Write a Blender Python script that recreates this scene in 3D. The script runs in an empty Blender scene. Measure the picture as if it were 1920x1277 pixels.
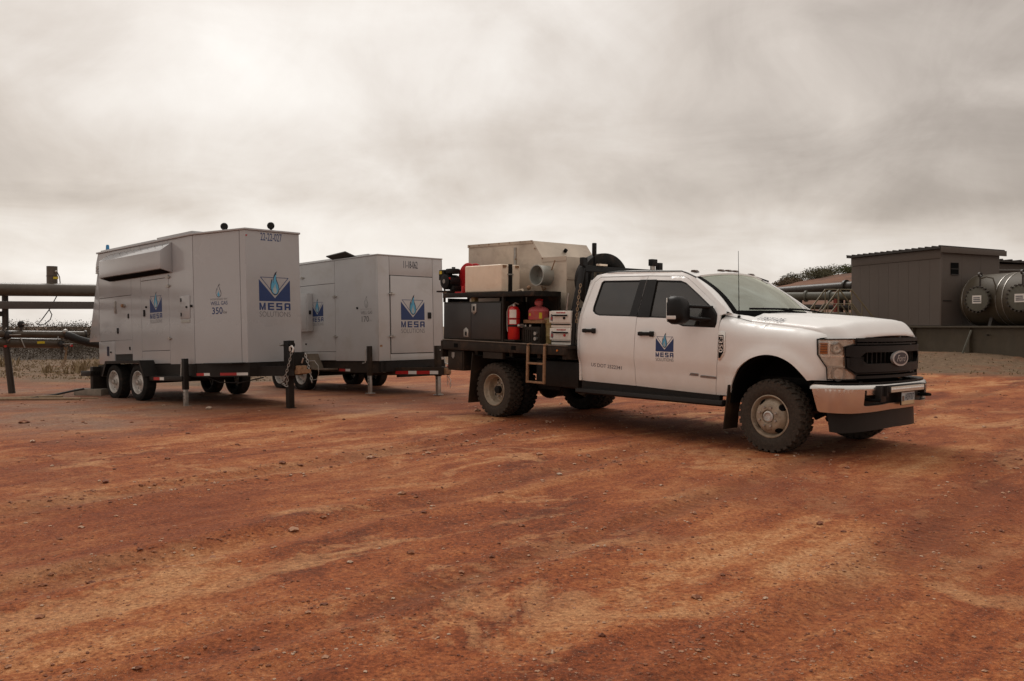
import bpy, bmesh, math, random
import numpy as np
from mathutils import Vector, Matrix
from mathutils.geometry import delaunay_2d_cdt

random.seed(7)
RNG = np.random.default_rng(11)
R = math.radians
scene = bpy.context.scene
C = scene.collection

# ------------------------------------------------------------------ camera
CAM_H = 1.38
cam_d = bpy.data.cameras.new('camera')
cam_d.sensor_width = 36.0
cam_d.lens = 36.0 * 1650.0 / 1920.0
cam_d.clip_start = 0.05
cam_d.clip_end = 9000
cam = bpy.data.objects.new('camera', cam_d)
C.objects.link(cam)
cam.location = (0, 0, CAM_H)
cam.rotation_euler = (R(90) - math.atan(26.5 / 1650.0), 0, 0)
scene.camera = cam

# ------------------------------------------------------------------ sky and sun
SUN_AZ, SUN_EL = R(-24), R(50)          # azimuth from +Y towards +X
world = bpy.data.worlds.new('World')
scene.world = world
world.use_nodes = True
nt = world.node_tree
nt.nodes.clear()


class NG:
    """tiny helper round a node tree"""
    def __init__(self, tree):
        self.t = tree

    def n(self, typ, **kw):
        nd = self.t.nodes.new(typ)
        for k, v in kw.items():
            if k == 'ins':
                for i, val in v.items():
                    if isinstance(val, bpy.types.NodeSocket):
                        self.t.links.new(val, nd.inputs[i])
                    else:
                        nd.inputs[i].default_value = val
            else:
                setattr(nd, k, v)
        return nd

    def m(self, op, a, b=None, c=None, clamp=False):
        ins = {0: a}
        if b is not None:
            ins[1] = b
        if c is not None:
            ins[2] = c
        return self.n('ShaderNodeMath', operation=op, use_clamp=clamp, ins=ins).outputs[0]

    def mix(self, fac, a, b, mode='MIX'):
        nd = self.n('ShaderNodeMix', data_type='RGBA', blend_type=mode)
        for i, v in ((0, fac), (6, a), (7, b)):
            if isinstance(v, bpy.types.NodeSocket):
                self.t.links.new(v, nd.inputs[i])
            elif i == 0:
                nd.inputs[i].default_value = v
            else:
                nd.inputs[i].default_value = (*v, 1) if len(v) == 3 else v
        return nd.outputs[2]

    def ramp(self, fac, stops, interp='LINEAR'):
        nd = self.n('ShaderNodeValToRGB')
        nd.color_ramp.interpolation = interp
        els = nd.color_ramp.elements
        while len(els) > 1:
            els.remove(els[-1])
        for i, (p, c) in enumerate(stops):
            e = els[0] if i == 0 else els.new(p)
            e.position = p
            if not hasattr(c, '__len__'):
                c = (c, c, c)
            e.color = (*c, 1) if len(c) == 3 else c
        self.t.links.new(fac, nd.inputs[0])
        return nd.outputs[0]

    def noise(self, vec, scale=5, detail=4, rough=.5, dist=0, w=None):
        ins = {'Scale': scale, 'Detail': detail, 'Roughness': rough, 'Distortion': dist}
        nd = self.n('ShaderNodeTexNoise', ins=ins)
        if vec is not None:
            self.t.links.new(vec, nd.inputs['Vector'])
        return nd.outputs[0]

    def link(self, a, b):
        self.t.links.new(a, b)


def build_sky():
    g = NG(nt)
    sky = g.n('ShaderNodeTexSky', sky_type='NISHITA', sun_disc=False)
    sky.sun_elevation = SUN_EL
    sky.sun_rotation = SUN_AZ
    sky.air_density = 1.0
    sky.dust_density = 4.0
    tc = g.n('ShaderNodeTexCoord').outputs['Generated']
    sep = g.n('ShaderNodeSeparateXYZ', ins={0: tc})
    x, y, z = sep.outputs
    zc = g.m('MAXIMUM', z, 0.0)
    den = g.m('ADD', zc, 0.24)
    px = g.m('DIVIDE', x, den)
    py = g.m('DIVIDE', y, den)
    deck = g.n('ShaderNodeCombineXYZ', ins={0: px, 1: py, 2: 3.7}).outputs[0]
    big = g.noise(deck, .75, 3, .5, .4)
    mid = g.noise(deck, 1.9, 6, .58, .7)
    fine = g.noise(tc, 6.5, 7, .6, .6)
    cl = g.m('ADD', g.m('MULTIPLY', big, .36), g.m('MULTIPLY', mid, .34))
    cl = g.m('ADD', cl, g.m('MULTIPLY', fine, .30))
    # slow change with height: bright gap at the horizon, heavier deck above it, thin cloud higher up
    warp = g.m('MULTIPLY', g.m('SUBTRACT', g.noise(tc, 2.2, 3, .5, .3), .5), .16)
    el = g.m('ADD', z, warp)
    prof = g.ramp(el, [(0.0, .77), (.05, .76), (.09, .67), (.13, .50), (.18, .50), (.25, .61),
                       (.35, .61), (.55, .72), (1.0, .84)], 'EASE')
    # thin cloud where the sun stands behind the deck
    sd = Vector((math.sin(R(-13)) * math.cos(R(17)), math.cos(R(-13)) * math.cos(R(17)), math.sin(R(17))))
    dot = g.n('ShaderNodeVectorMath', operation='DOT_PRODUCT', ins={0: tc, 1: tuple(sd)}).outputs['Value']
    glow = g.ramp(g.m('ADD', dot, g.m('MULTIPLY', warp, .12)), [(.78, 0.0), (.90, .30), (.965, .68), (1.0, 1.0)], 'EASE')
    v = g.m('ADD', prof, g.m('MULTIPLY', g.m('SUBTRACT', cl, .5), 1.0))
    v = g.m('ADD', v, g.m('MULTIPLY', glow, .25))
    col = g.ramp(v, [(.10, (.20, .173, .151)), (.36, (.30, .255, .217)), (.52, (.43, .373, .323)), (.68, (.62, .552, .488)),
                     (.84, (.80, .742, .682)), (1.0, (.94, .895, .84))])
        # the sky texture is physically bright: bring its share down to the range of the deck
    dim = g.mix(1.0, sky.outputs[0], (.10, .10, .10), 'MULTIPLY')
    tot = g.mix(.93, dim, col)
    bg = g.n('ShaderNodeBackground', ins={1: 1.0})
    g.link(tot, bg.inputs[0])
    out = g.n('ShaderNodeOutputWorld')
    g.link(bg.outputs[0], out.inputs[0])


build_sky()
sun_d = bpy.data.lights.new('sun', 'SUN')
sun_d.energy = 1.3
sun_d.angle = R(28)
sun_d.color = (1.0, .96, .91)
sun = bpy.data.objects.new('sun', sun_d)
C.objects.link(sun)
sdir = Vector((math.sin(SUN_AZ) * math.cos(SUN_EL), math.cos(SUN_AZ) * math.cos(SUN_EL), math.sin(SUN_EL)))
sun.rotation_euler = sdir.to_track_quat('Z', 'Y').to_euler()
sun.location = (0, 0, 30)

scene.view_settings.view_transform = 'Standard'
scene.view_settings.look = 'None'
scene.view_settings.exposure = 0.14
scene.view_settings.gamma = 1.0
scene.view_settings.use_curve_mapping = False
scene.cycles.max_bounces = 7
scene.cycles.transparent_max_bounces = 12
scene.cycles.use_denoising = True


# ------------------------------------------------------------------ materials
MATS = {}


def principled(name):
    m = bpy.data.materials.new(name)
    m.use_nodes = True
    g = NG(m.node_tree)
    b = m.node_tree.nodes['Principled BSDF']
    return m, g, b


def pbr(name, col, rough=.5, metal=0.0, var=.12, vscale=6.0, bump=0.0, bscale=60.0, coat=0.0,
        dust=0.0, dustcol=(.30, .17, .10), dustz=(.3, 1.2), spec=.5, stain=None, stain_amt=0.0, rvar=.12):
    """plain procedural surface: base colour with slow variation, fine relief, optional dust that thins out upwards"""
    if name in MATS:
        return MATS[name]
    m, g, b = principled(name)
    oc = g.n('ShaderNodeTexCoord').outputs['Object']
    n1 = g.noise(oc, vscale, 5, .55)
    dark = tuple(c * (1 - var) for c in col)
    lite = tuple(min(1, c * (1 + var)) for c in col)
    base = g.mix(g.ramp(n1, [(.3, 0), (.7, 1)]), dark, lite)
    if stain:
        st = g.ramp(g.noise(oc, vscale * .8, 6, .65, .6), [(.52, 0), (.66, stain_amt)])
        base = g.mix(st, base, stain)
    if dust > 0:
        geo = g.n('ShaderNodeSeparateXYZ', ins={0: oc})
        hz = g.n('ShaderNodeMapRange', ins={0: geo.outputs[2], 1: dustz[0], 2: dustz[1], 3: 1.0, 4: 0.0}).outputs[0]
        dn = g.ramp(g.noise(oc, 3.1, 6, .62, .4), [(.25, .35), (.75, 1.0)])
        df = g.m('MULTIPLY', g.m('MULTIPLY', hz, dn), dust, clamp=True)
        base = g.mix(df, base, dustcol)
        rr = g.m('ADD', g.m('MULTIPLY', df, .75 - rough), rough)
        rr = g.m('ADD', rr, g.m('MULTIPLY', g.m('SUBTRACT', n1, .5), rvar), clamp=True)
    else:
        rr = g.m('ADD', g.m('MULTIPLY', g.m('SUBTRACT', n1, .5), rvar), rough, clamp=True)
    g.link(base, b.inputs['Base Color'])
    g.link(rr, b.inputs['Roughness'])
    b.inputs['Metallic'].default_value = metal
    b.inputs['Specular IOR Level'].default_value = spec
    if coat:
        b.inputs['Coat Weight'].default_value = coat
        b.inputs['Coat Roughness'].default_value = .12
    if bump:
        bn = g.n('ShaderNodeBump', ins={'Strength': bump, 'Distance': .01, 'Height': g.noise(oc, bscale, 4, .6)})
        g.link(bn.outputs[0], b.inputs['Normal'])
    MATS[name] = m
    return m


def glassmat(name, tint, refl=.08, rough=.02, dirty=1.0, gloss=(1, 1, 1)):
    if name in MATS:
        return MATS[name]
    m = bpy.data.materials.new(name)
    m.use_nodes = True
    t = m.node_tree
    t.nodes.clear()
    g = NG(t)
    fr = g.n('ShaderNodeFresnel', ins={'IOR': 1.52}).outputs[0]
    fac = g.m('ADD', fr, refl, clamp=True)
    oc = g.n('ShaderNodeTexCoord').outputs['Object']
    dirt = g.ramp(g.noise(oc, 4, 5, .6), [(.35, .02 * dirty), (.8, .10 * dirty)])
    tr = g.n('ShaderNodeBsdfTransparent', ins={0: (*tint, 1)})
    gl = g.n('ShaderNodeBsdfGlossy', ins={0: (*gloss, 1), 'Roughness': rough})
    df = g.n('ShaderNodeBsdfDiffuse', ins={0: (.30, .24, .19, 1)})
    m1 = g.n('ShaderNodeMixShader', ins={0: fac, 1: tr.outputs[0], 2: gl.outputs[0]})
    m2 = g.n('ShaderNodeMixShader', ins={0: dirt, 1: m1.outputs[0], 2: df.outputs[0]})
    o = g.n('ShaderNodeOutputMaterial')
    g.link(m2.outputs[0], o.inputs[0])
    MATS[name] = m
    return m


# ------------------------------------------------------------------ mesh helpers
class MB:
    def __init__(self):
        self.v = []
        self.f = []

    def add(self, vs, fs):
        o = len(self.v)
        self.v.extend([tuple(map(float, p)) for p in vs])
        self.f.extend([tuple(i + o for i in f) for f in fs])
        return self

    def box(self, x0, x1, y0, y1, z0, z1):
        return self.add([(x0, y0, z0), (x1, y0, z0), (x1, y1, z0), (x0, y1, z0), (x0, y0, z1), (x1, y0, z1), (x1, y1, z1), (x0, y1, z1)],
                        [(0, 3, 2, 1), (4, 5, 6, 7), (0, 1, 5, 4), (1, 2, 6, 5), (2, 3, 7, 6), (3, 0, 4, 7)])

    def prism(self, poly, axis, a, b):
        n = len(poly)
        def P(p, t):
            if axis == 'y':
                return (p[0], t, p[1])
            if axis == 'x':
                return (t, p[0], p[1])
            return (p[0], p[1], t)
        vs = [P(p, a) for p in poly] + [P(p, b) for p in poly]
        fs = [tuple(range(n)), tuple(range(2 * n - 1, n - 1, -1))]
        fs += [(i, (i + 1) % n, n + (i + 1) % n, n + i) for i in range(n)]
        return self.add(vs, fs)

    def bar(self, p0, p1, w, h, up=(0, 0, 1)):
        """square bar between two points"""
        p0, p1 = Vector(p0), Vector(p1)
        d = (p1 - p0).normalized()
        u = Vector(up)
        s = d.cross(u)
        if s.length < 1e-4:
            s = d.cross(Vector((1, 0, 0)))
        s.normalize()
        u = s.cross(d).normalized()
        vs = []
        for p in (p0, p1):
            for a, b in ((-1, -1), (1, -1), (1, 1), (-1, 1)):
                vs.append(p + s * (a * w / 2) + u * (b * h / 2))
        return self.add(vs, [(0, 3, 2, 1), (4, 5, 6, 7), (0, 1, 5, 4), (1, 2, 6, 5), (2, 3, 7, 6), (3, 0, 4, 7)])

    def cyl(self, p0, p1, r0, r1=None, n=16, caps=True):
        r1 = r0 if r1 is None else r1
        p0, p1 = Vector(p0), Vector(p1)
        d = (p1 - p0).normalized()
        a = d.orthogonal().normalized()
        b = d.cross(a)
        vs = []
        for p, r in ((p0, r0), (p1, r1)):
            for i in range(n):
                t = 2 * math.pi * i / n
                vs.append(p + a * (r * math.cos(t)) + b * (r * math.sin(t)))
        fs = [(i, (i + 1) % n, n + (i + 1) % n, n + i) for i in range(n)]
        if caps:
            fs += [tuple(range(n - 1, -1, -1)), tuple(range(n, 2 * n))]
        return self.add(vs, fs)

    def tube(self, path, r, n=8, closed=False):
        pts = [Vector(p) for p in path]
        m = len(pts)
        rs = r if hasattr(r, '__len__') else [r] * m
        tang = []
        for i in range(m):
            if closed:
                t = pts[(i + 1) % m] - pts[i - 1]
            else:
                t = pts[min(i + 1, m - 1)] - pts[max(i - 1, 0)]
            tang.append(t.normalized() if t.length > 1e-9 else Vector((0, 0, 1)))
        nrm = tang[0].orthogonal().normalized()
        vs = []
        for i in range(m):
            t = tang[i]
            nrm = (nrm - t * nrm.dot(t))
            nrm = nrm.normalized() if nrm.length > 1e-6 else t.orthogonal().normalized()
            b = t.cross(nrm)
            for k in range(n):
                a = 2 * math.pi * k / n
                vs.append(pts[i] + nrm * (rs[i] * math.cos(a)) + b * (rs[i] * math.sin(a)))
        fs = []
        mm = m if closed else m - 1
        for i in range(mm):
            j = (i + 1) % m
            for k in range(n):
                fs.append((i * n + k, i * n + (k + 1) % n, j * n + (k + 1) % n, j * n + k))
        if not closed:
            fs += [tuple(range(n - 1, -1, -1)), tuple(range((m - 1) * n, m * n))]
        return self.add(vs, fs)

    def lathe(self, prof, origin, axis, n=32, closed=False, caps=True):
        """prof: list of (radius, distance along axis)"""
        o = Vector(origin)
        d = Vector(axis).normalized()
        a = d.orthogonal().normalized()
        b = d.cross(a)
        vs = []
        for r, h in prof:
            for i in range(n):
                t = 2 * math.pi * i / n
                vs.append(o + d * h + a * (r * math.cos(t)) + b * (r * math.sin(t)))
        m = len(prof)
        fs = []
        for j in range(m if closed else m - 1):
            k = (j + 1) % m
            for i in range(n):
                fs.append((j * n + i, j * n + (i + 1) % n, k * n + (i + 1) % n, k * n + i))
        if not closed and caps:
            if prof[0][0] > 1e-6:
                fs.append(tuple(range(n - 1, -1, -1)))
            if prof[-1][0] > 1e-6:
                fs.append(tuple(range((m - 1) * n, m * n)))
        return self.add(vs, fs)

    def sphere(self, c, r, nu=14, nv=9, sz=1.0):
        prof = [(max(1e-5, r * math.sin(math.pi * j / nv)), -r * sz * math.cos(math.pi * j / nv)) for j in range(nv + 1)]
        return self.lathe(prof, c, (0, 0, 1), nu)

    def grid(self, fn, us, vs_):
        vs = [fn(u, v) for v in vs_ for u in us]
        n = len(us)
        fs = [(j * n + i, j * n + i + 1, (j + 1) * n + i + 1, (j + 1) * n + i) for j in range(len(vs_) - 1) for i in range(n - 1)]
        return self.add(vs, fs)

    def sheet(self, fn, us, vs_, th, direction):
        """curved sheet with thickness: fn(u,v) outer surface, moved by th along direction for the inner one"""
        n, m = len(us), len(vs_)
        outer = [Vector(fn(u, v)) for v in vs_ for u in us]
        d = Vector(direction).normalized() * th
        vs = outer + [p + d for p in outer]
        N = n * m
        fs = []
        for j in range(m - 1):
            for i in range(n - 1):
                q = (j * n + i, j * n + i + 1, (j + 1) * n + i + 1, (j + 1) * n + i)
                fs.append(q)
                fs.append(tuple(N + k for k in reversed(q)))
        ring = [i for i in range(n)] + [j * n + n - 1 for j in range(1, m)] + [(m - 1) * n + i for i in range(n - 2, -1, -1)] + [j * n for j in range(m - 2, 0, -1)]
        for a, b in zip(ring, ring[1:] + ring[:1]):
            fs.append((a, N + a, N + b, b))
        return self.add(vs, fs)

    def xf(self, M):
        M = Matrix(M)
        self.v = [tuple(M @ Vector(p)) for p in self.v]
        return self

    def build(self, name, mat, parent=None, smooth=35, bevel=0.0, seg=2, recalc=True, label=None):
        me = bpy.data.meshes.new(name)
        me.from_pydata(self.v, [], self.f)
        bm = bmesh.new()
        bm.from_mesh(me)
        if recalc:
            bmesh.ops.recalc_face_normals(bm, faces=bm.faces)
        if bevel:
            bm.normal_update()
            es = [e for e in bm.edges if len(e.link_faces) == 2 and e.calc_face_angle(0) > R(28)]
            if es:
                bmesh.ops.bevel(bm, geom=es, offset=bevel, segments=seg, profile=.6, affect='EDGES', clamp_overlap=True)
        bm.to_mesh(me)
        bm.free()
        if smooth:
            me.polygons.foreach_set('use_smooth', [True] * len(me.polygons))
            me.set_sharp_from_angle(angle=R(smooth))
        me.materials.append(mat)
        o = bpy.data.objects.new(name, me)
        C.objects.link(o)
        if parent:
            o.parent = parent
        if label:
            o['label'] = label
        return o


def tag(o, label=None, cat=None, group=None, kind=None):
    if label:
        o['label'] = label
    if cat:
        o['category'] = cat
    if group:
        o['group'] = group
    if kind:
        o['kind'] = kind
    return o


def thing(name, label, cat, loc=(0, 0, 0), rot=(0, 0, 0), group=None):
    o = bpy.data.objects.new(name, None)
    o.empty_display_size = .2
    C.objects.link(o)
    o.location = loc
    o.rotation_euler = rot
    return tag(o, label, cat, group)


def place(o, frame_obj):
    """put a top-level thing modelled in a vehicle's own coordinates into that vehicle's frame"""
    o.location = frame_obj.location
    o.rotation_euler = frame_obj.rotation_euler
    return o


def dup(o, parent=None):
    c = o.copy()
    C.objects.link(c)
    c.parent = parent
    for ch in list(o.children):
        dup(ch, c)
    return c


def panel(mb, outer, mapf, th, holes=(), step=.07, lift=0.0):
    """flat outline (u,v) -> curved sheet: mapf(u,v) gives (point, inward unit vector); real thickness th"""
    def dense(poly):
        out = []
        for i, a in enumerate(poly):
            b = poly[(i + 1) % len(poly)]
            n = max(1, int(math.hypot(b[0] - a[0], b[1] - a[1]) / step))
            out += [(a[0] + (b[0] - a[0]) * k / n, a[1] + (b[1] - a[1]) * k / n) for k in range(n)]
        return out

    def inside(p, poly):
        x, y = p
        r = False
        j = len(poly) - 1
        for i in range(len(poly)):
            xi, yi = poly[i]
            xj, yj = poly[j]
            if (yi > y) != (yj > y) and x < (xj - xi) * (y - yi) / (yj - yi) + xi:
                r = not r
            j = i
        return r
    loops = [dense(outer)] + [dense(h) for h in holes]
    pts, edges = [], []
    for lp in loops:
        o = len(pts)
        pts += lp
        edges += [(o + i, o + (i + 1) % len(lp)) for i in range(len(lp))]
    us = [p[0] for p in loops[0]]
    vs = [p[1] for p in loops[0]]
    allb = np.array(pts)
    u = min(us) + step * .5
    while u < max(us):
        v = min(vs) + step * .5
        while v < max(vs):
            if inside((u, v), loops[0]) and not any(inside((u, v), h) for h in loops[1:]):
                if np.min(np.hypot(allb[:, 0] - u, allb[:, 1] - v)) > step * .35:
                    pts.append((u, v))
            v += step
        u += step
    res = delaunay_2d_cdt([Vector(p) for p in pts], edges, [], 0, 1e-6)
    vv, ff = [tuple(p) for p in res[0]], res[2]
    keep = []
    for f in ff:
        c = (sum(vv[i][0] for i in f) / 3, sum(vv[i][1] for i in f) / 3)
        if inside(c, loops[0]) and not any(inside(c, h) for h in loops[1:]):
            keep.append(tuple(f))
    mp = [mapf(*p) for p in vv]
    outp = [Vector(p) - Vector(d) * lift for p, d in mp]
    inp = [p + Vector(d) * th for p, (_, d) in zip(outp, mp)]
    N = len(vv)
    fs = list(keep) + [tuple(N + i for i in reversed(f)) for f in keep]
    cnt = {}
    for f in keep:
        for a, b in zip(f, f[1:] + f[:1]):
            cnt[(a, b)] = 1
    for (a, b) in cnt:
        if (b, a) not in cnt:
            fs.append((b, a, N + a, N + b))
    mb.add(outp + inp, fs)
    return mb


def text2d(s, bold=0.0, shear=0.0):
    """lettering as flat 2-D triangles scaled to unit height, returns verts (u,v), faces, width"""
    cu = bpy.data.curves.new('lettering_curve', 'FONT')
    cu.body = s
    cu.size = 1.0
    cu.offset = bold
    cu.shear = shear
    cu.resolution_u = 3
    ob = bpy.data.objects.new('lettering_curve', cu)
    C.objects.link(ob)
    dg = bpy.context.evaluated_depsgraph_get()
    me = bpy.data.meshes.new_from_object(ob.evaluated_get(dg))
    vs = [(v.co.x, v.co.y) for v in me.vertices]
    fs = [tuple(p.vertices) for p in me.polygons]
    bpy.data.objects.remove(ob)
    bpy.data.curves.remove(cu)
    bpy.data.meshes.remove(me)
    if not vs:
        return [], [], 1
    x0, x1 = min(v[0] for v in vs), max(v[0] for v in vs)
    y0, y1 = min(v[1] for v in vs), max(v[1] for v in vs)
    h = max(1e-6, y1 - y0)
    return [((v[0] - x0) / (x1 - x0), (v[1] - y0) / h) for v in vs], fs, (x1 - x0) / h


def lettering(mb, s, mapf, u0, u1, v0, v1, bold=0.0, shear=0.0):
    vs, fs, _ = text2d(s, bold, shear)
    mb.add([mapf(u0 + (u1 - u0) * a, v0 + (v1 - v0) * b) for a, b in vs], fs)
    return mb


FLAME = [(.50, 0), (.66, .03), (.78, .14), (.82, .28), (.78, .42), (.70, .54), (.62, .66), (.575, .80), (.60, .90), (.66, 1.0),
         (.50, .92), (.40, .80), (.355, .68), (.35, .58), (.33, .55), (.29, .62), (.27, .70), (.20, .60), (.14, .46), (.12, .30), (.20, .12), (.34, .03)]


def flame(parent, mapf, u0, u1, v0, v1, style=('decal_dark', 'decal_cyan', 'decal_pale')):
    """flame mark: dark outline, light blue body, pale core"""
    def poly(sc, dv, name, mat, off, cut=None):
        mb = MB()
        vs = []
        for a, b in FLAME:
            aa = .47 + (a - .47) * sc
            bb = dv + b * sc
            vs.append(mapf(u0 + (u1 - u0) * aa, v0 + (v1 - v0) * bb, off))
        mb.add(vs, [tuple(range(len(vs)))])
        return mb.build(name, mat, parent, smooth=0, recalc=False)
    poly(1.0, 0, 'flame_outline', M[style[0]], .0012)
    poly(.84, .04, 'flame_body', M[style[1]], .0022)
    poly(.42, .06, 'flame_core', M[style[2]], .0032)


def block_word(mb, mapf, u0, u1, v0, v1):
    """MESA in wide block capitals, built from strokes"""
    n, gap = 4, .07
    wl = (1 - gap * (n - 1)) / n
    t, h = .30, .21
    def rect(k, a, b, c, d):
        q = [(a, b), (c, b), (c, d), (a, d)]
        mb.add([mapf(u0 + (u1 - u0) * (k * (wl + gap) + x * wl), v0 + (v1 - v0) * y) for x, y in q], [(0, 1, 2, 3)])
    def poly(k, q):
        mb.add([mapf(u0 + (u1 - u0) * (k * (wl + gap) + x * wl), v0 + (v1 - v0) * y) for x, y in q], [tuple(range(len(q)))])
    tm = .24
    poly(0, [(0, 0), (tm, 0), (tm, 1), (0, 1)])
    poly(0, [(1 - tm, 0), (1, 0), (1, 1), (1 - tm, 1)])
    poly(0, [(tm, 1), (tm, .55), (.42, 0), (.5, 0), (.5, .32)])
    poly(0, [(1 - tm, 1), (.5, .32), (.5, 0), (.58, 0), (1 - tm, .55)])
    rect(1, 0, 0, t, 1)
    for y in (0, .5 - h / 2, 1 - h):
        rect(1, t, y, 1, y + h)
    for y in (0, .5 - h / 2, 1 - h):
        rect(2, 0, y, 1, y + h)
    rect(2, 0, .5 + h / 2, t, 1 - h)
    rect(2, 1 - t, h, 1, .5 - h / 2)
    rect(3, 0, 0, t, .86)
    rect(3, 1 - t, 0, 1, .86)
    poly(3, [(0, .86), (1, .86), (.9, 1), (.1, 1)])
    rect(3, t, .86 - .08, 1 - t, .86)
    rect(3, t, .30, 1 - t, .30 + h)
    return mb


def company_logo(parent, mapf, u0, v0, w):
    """square mark with V notch, flame, and the company name; (u0,v0) lower left of the blue field; mapf(u,v,off)"""
    def Q(a, b, off=.0012):
        return mapf(u0 + a * w, v0 + b * w, off)
    mb = MB()
    mb.add([Q(0, 0), (Q(.5, 0)), Q(.5, .085), Q(0, .60)], [(0, 1, 2, 3)])
    mb.add([Q(.5, 0), Q(1, 0), Q(1, .60), Q(.5, .085)], [(0, 1, 2, 3)])
    t = .016
    tri = [(.035, .665), (.965, .665), (.5, .155)]
    ins = [(.035 + t * 2.6, .665 - t), (.965 - t * 2.6, .665 - t), (.5, .155 + t * 1.5)]
    for i in range(3):
        j = (i + 1) % 3
        mb.add([Q(*tri[i]), Q(*tri[j]), Q(*ins[j]), Q(*ins[i])], [(0, 1, 2, 3)])
    lg = mb.build('company_logo', M['decal_blue'], parent, smooth=0, recalc=False)
    mb = MB()
    block_word(mb, lambda u, v: mapf(u, v, .0012), u0, u0 + w, v0 - .245 * w, v0 - .045 * w)
    mb.build('name_lettering', M['decal_blue'], lg, smooth=0, recalc=False)
    mb = MB()
    lettering(mb, 'SOLUTIONS', lambda u, v: mapf(u, v, .0012), u0, u0 + w, v0 - .43 * w, v0 - .285 * w, -.006)
    mb.build('subtitle_lettering', M['decal_grey'], lg, smooth=0, recalc=False)
    flame(lg, lambda u, v, off: mapf(u, v, off + .001), u0 + .31 * w, u0 + .72 * w, v0 + .17 * w, v0 + .84 * w)
    return lg


# ------------------------------------------------------------------ shared materials
M = {}
TAN = (.36, .25, .17)
M['white'] = pbr('white_paint', (.86, .86, .85), .28, var=.03, coat=.3, dust=.58, dustcol=(.60, .47, .34), dustz=(.45, 1.45), rvar=.06)
M['white_top'] = pbr('white_paint_top', (.86, .86, .85), .28, var=.02, coat=.3, dust=.08, dustcol=(.5, .38, .28), dustz=(.8, 2.6), rvar=.06)
M['grey_body'] = pbr('grey_enclosure_paint', (.385, .392, .405), .26, var=.04, vscale=1.4, coat=.6, stain=(.33, .31, .285), stain_amt=.22, dust=.28, dustcol=(.32, .27, .22), dustz=(.2, 1.5), rvar=.08)
M['grey_body2'] = pbr('pale_enclosure_paint', (.47, .472, .475), .36, var=.05, vscale=1.8, coat=.25, stain=(.36, .33, .295), stain_amt=.35, dust=.40, dustcol=(.36, .30, .24), dustz=(.2, 1.8), rvar=.1)
M['seam'] = pbr('dark_seam', (.03, .028, .026), .8)
M['black_metal'] = pbr('black_painted_steel', (.010, .0095, .009), .45, spec=.22, var=.3, vscale=14, dust=.22, dustcol=(.13, .08, .05), dustz=(-.2, .8), bump=.1)
M['rack_black'] = pbr('black_powder_coat', (.010, .010, .0105), .45, spec=.22, var=.2, dust=.06, dustcol=(.2, .14, .1), dustz=(.8, 2.4), bump=.12, bscale=160)
M['dirty_black'] = pbr('dusty_black_steel', (.014, .012, .010), .5, spec=.2, var=.35, vscale=7, dust=.24, dustcol=(.15, .095, .06), dustz=(.3, 1.9), stain=(.10, .055, .03), stain_amt=.4)
M['plastic'] = pbr('black_plastic', (.009, .0085, .0085), .45, spec=.22, var=.15, bump=.12, bscale=220, dust=.08, dustcol=(.17, .115, .08), dustz=(.3, 1.5))
M['tyre'] = pbr('dusty_rubber', (.050, .040, .032), .85, spec=.2, var=.25, vscale=45, bump=.25, bscale=90, stain=(.10, .07, .05), stain_amt=.5)
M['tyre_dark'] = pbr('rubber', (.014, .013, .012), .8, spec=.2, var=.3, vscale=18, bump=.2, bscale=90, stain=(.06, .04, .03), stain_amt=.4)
M['rim'] = pbr('dusty_white_rim', (.33, .265, .195), .55, var=.2, vscale=11, stain=(.15, .10, .065), stain_amt=.75, metal=.05)
M['rim_silver'] = pbr('silver_rim', (.55, .53, .50), .42, metal=.35, var=.15, vscale=12, stain=(.2, .14, .1), stain_amt=.4)
M['hole'] = pbr('dark_hollow', (.005, .005, .005), .9, spec=.1)
M['chrome'] = pbr('chrome', (.74, .72, .69), .20, metal=1.0, var=.06, vscale=4, dust=.42, dustcol=(.40, .34, .29), dustz=(.30, 1.0), rvar=.05)
M['steel'] = pbr('bare_steel', (.42, .40, .37), .38, metal=.8, var=.2, vscale=14)
M['galv'] = pbr('galvanised_steel', (.52, .44, .355), .46, metal=.35, var=.14, vscale=2.6, bump=.06, bscale=18, stain=(.28, .21, .16), stain_amt=.5)
M['galv_pale'] = pbr('zinc_duct', (.42, .43, .40), .38, metal=.55, var=.15, vscale=6)
M['brown_paint'] = pbr('brown_equipment_paint', (.085, .072, .062), .52, var=.10, vscale=2.5)
M['brown_wall'] = pbr('brown_siding', (.098, .078, .065), .62, var=.05, vscale=1.0)
M['brown_roof'] = pbr('dark_brown_roof', (.028, .023, .020), .55, var=.1)
M['olive'] = pbr('olive_drab_paint', (.062, .048, .029), .62, var=.15, vscale=3, stain=(.085, .07, .05), stain_amt=.4)
M['olive_lid'] = pbr('olive_flange_paint', (.10, .098, .076), .55, var=.12, vscale=5)
M['olive_pipe'] = pbr('olive_pipe_paint', (.082, .064, .045), .38, var=.18, vscale=4, stain=(.12, .095, .068), stain_amt=.4)
M['pipe_dark'] = pbr('dark_pipe_paint', (.034, .026, .020), .45, var=.2, vscale=5)
M['red'] = pbr('red_enamel', (.52, .012, .012), .30, var=.10, vscale=9, coat=.3)
M['red_dark'] = pbr('reel_red', (.50, .012, .016), .38, var=.15, vscale=9)
M['red_faded'] = pbr('faded_red_paint', (.50, .10, .10), .55, var=.12, vscale=11, stain=(.42, .2, .17), stain_amt=.5)
M['poly'] = pbr('cream_polyethylene', (.82, .68, .53), .45, var=.06, vscale=5, stain=(.62, .42, .28), stain_amt=.3)
M['yellow'] = pbr('yellow_label', (.62, .47, .02), .5, var=.12)
M['ochre'] = pbr('ochre_plastic', (.33, .24, .10), .6, var=.2, vscale=14)
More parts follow.
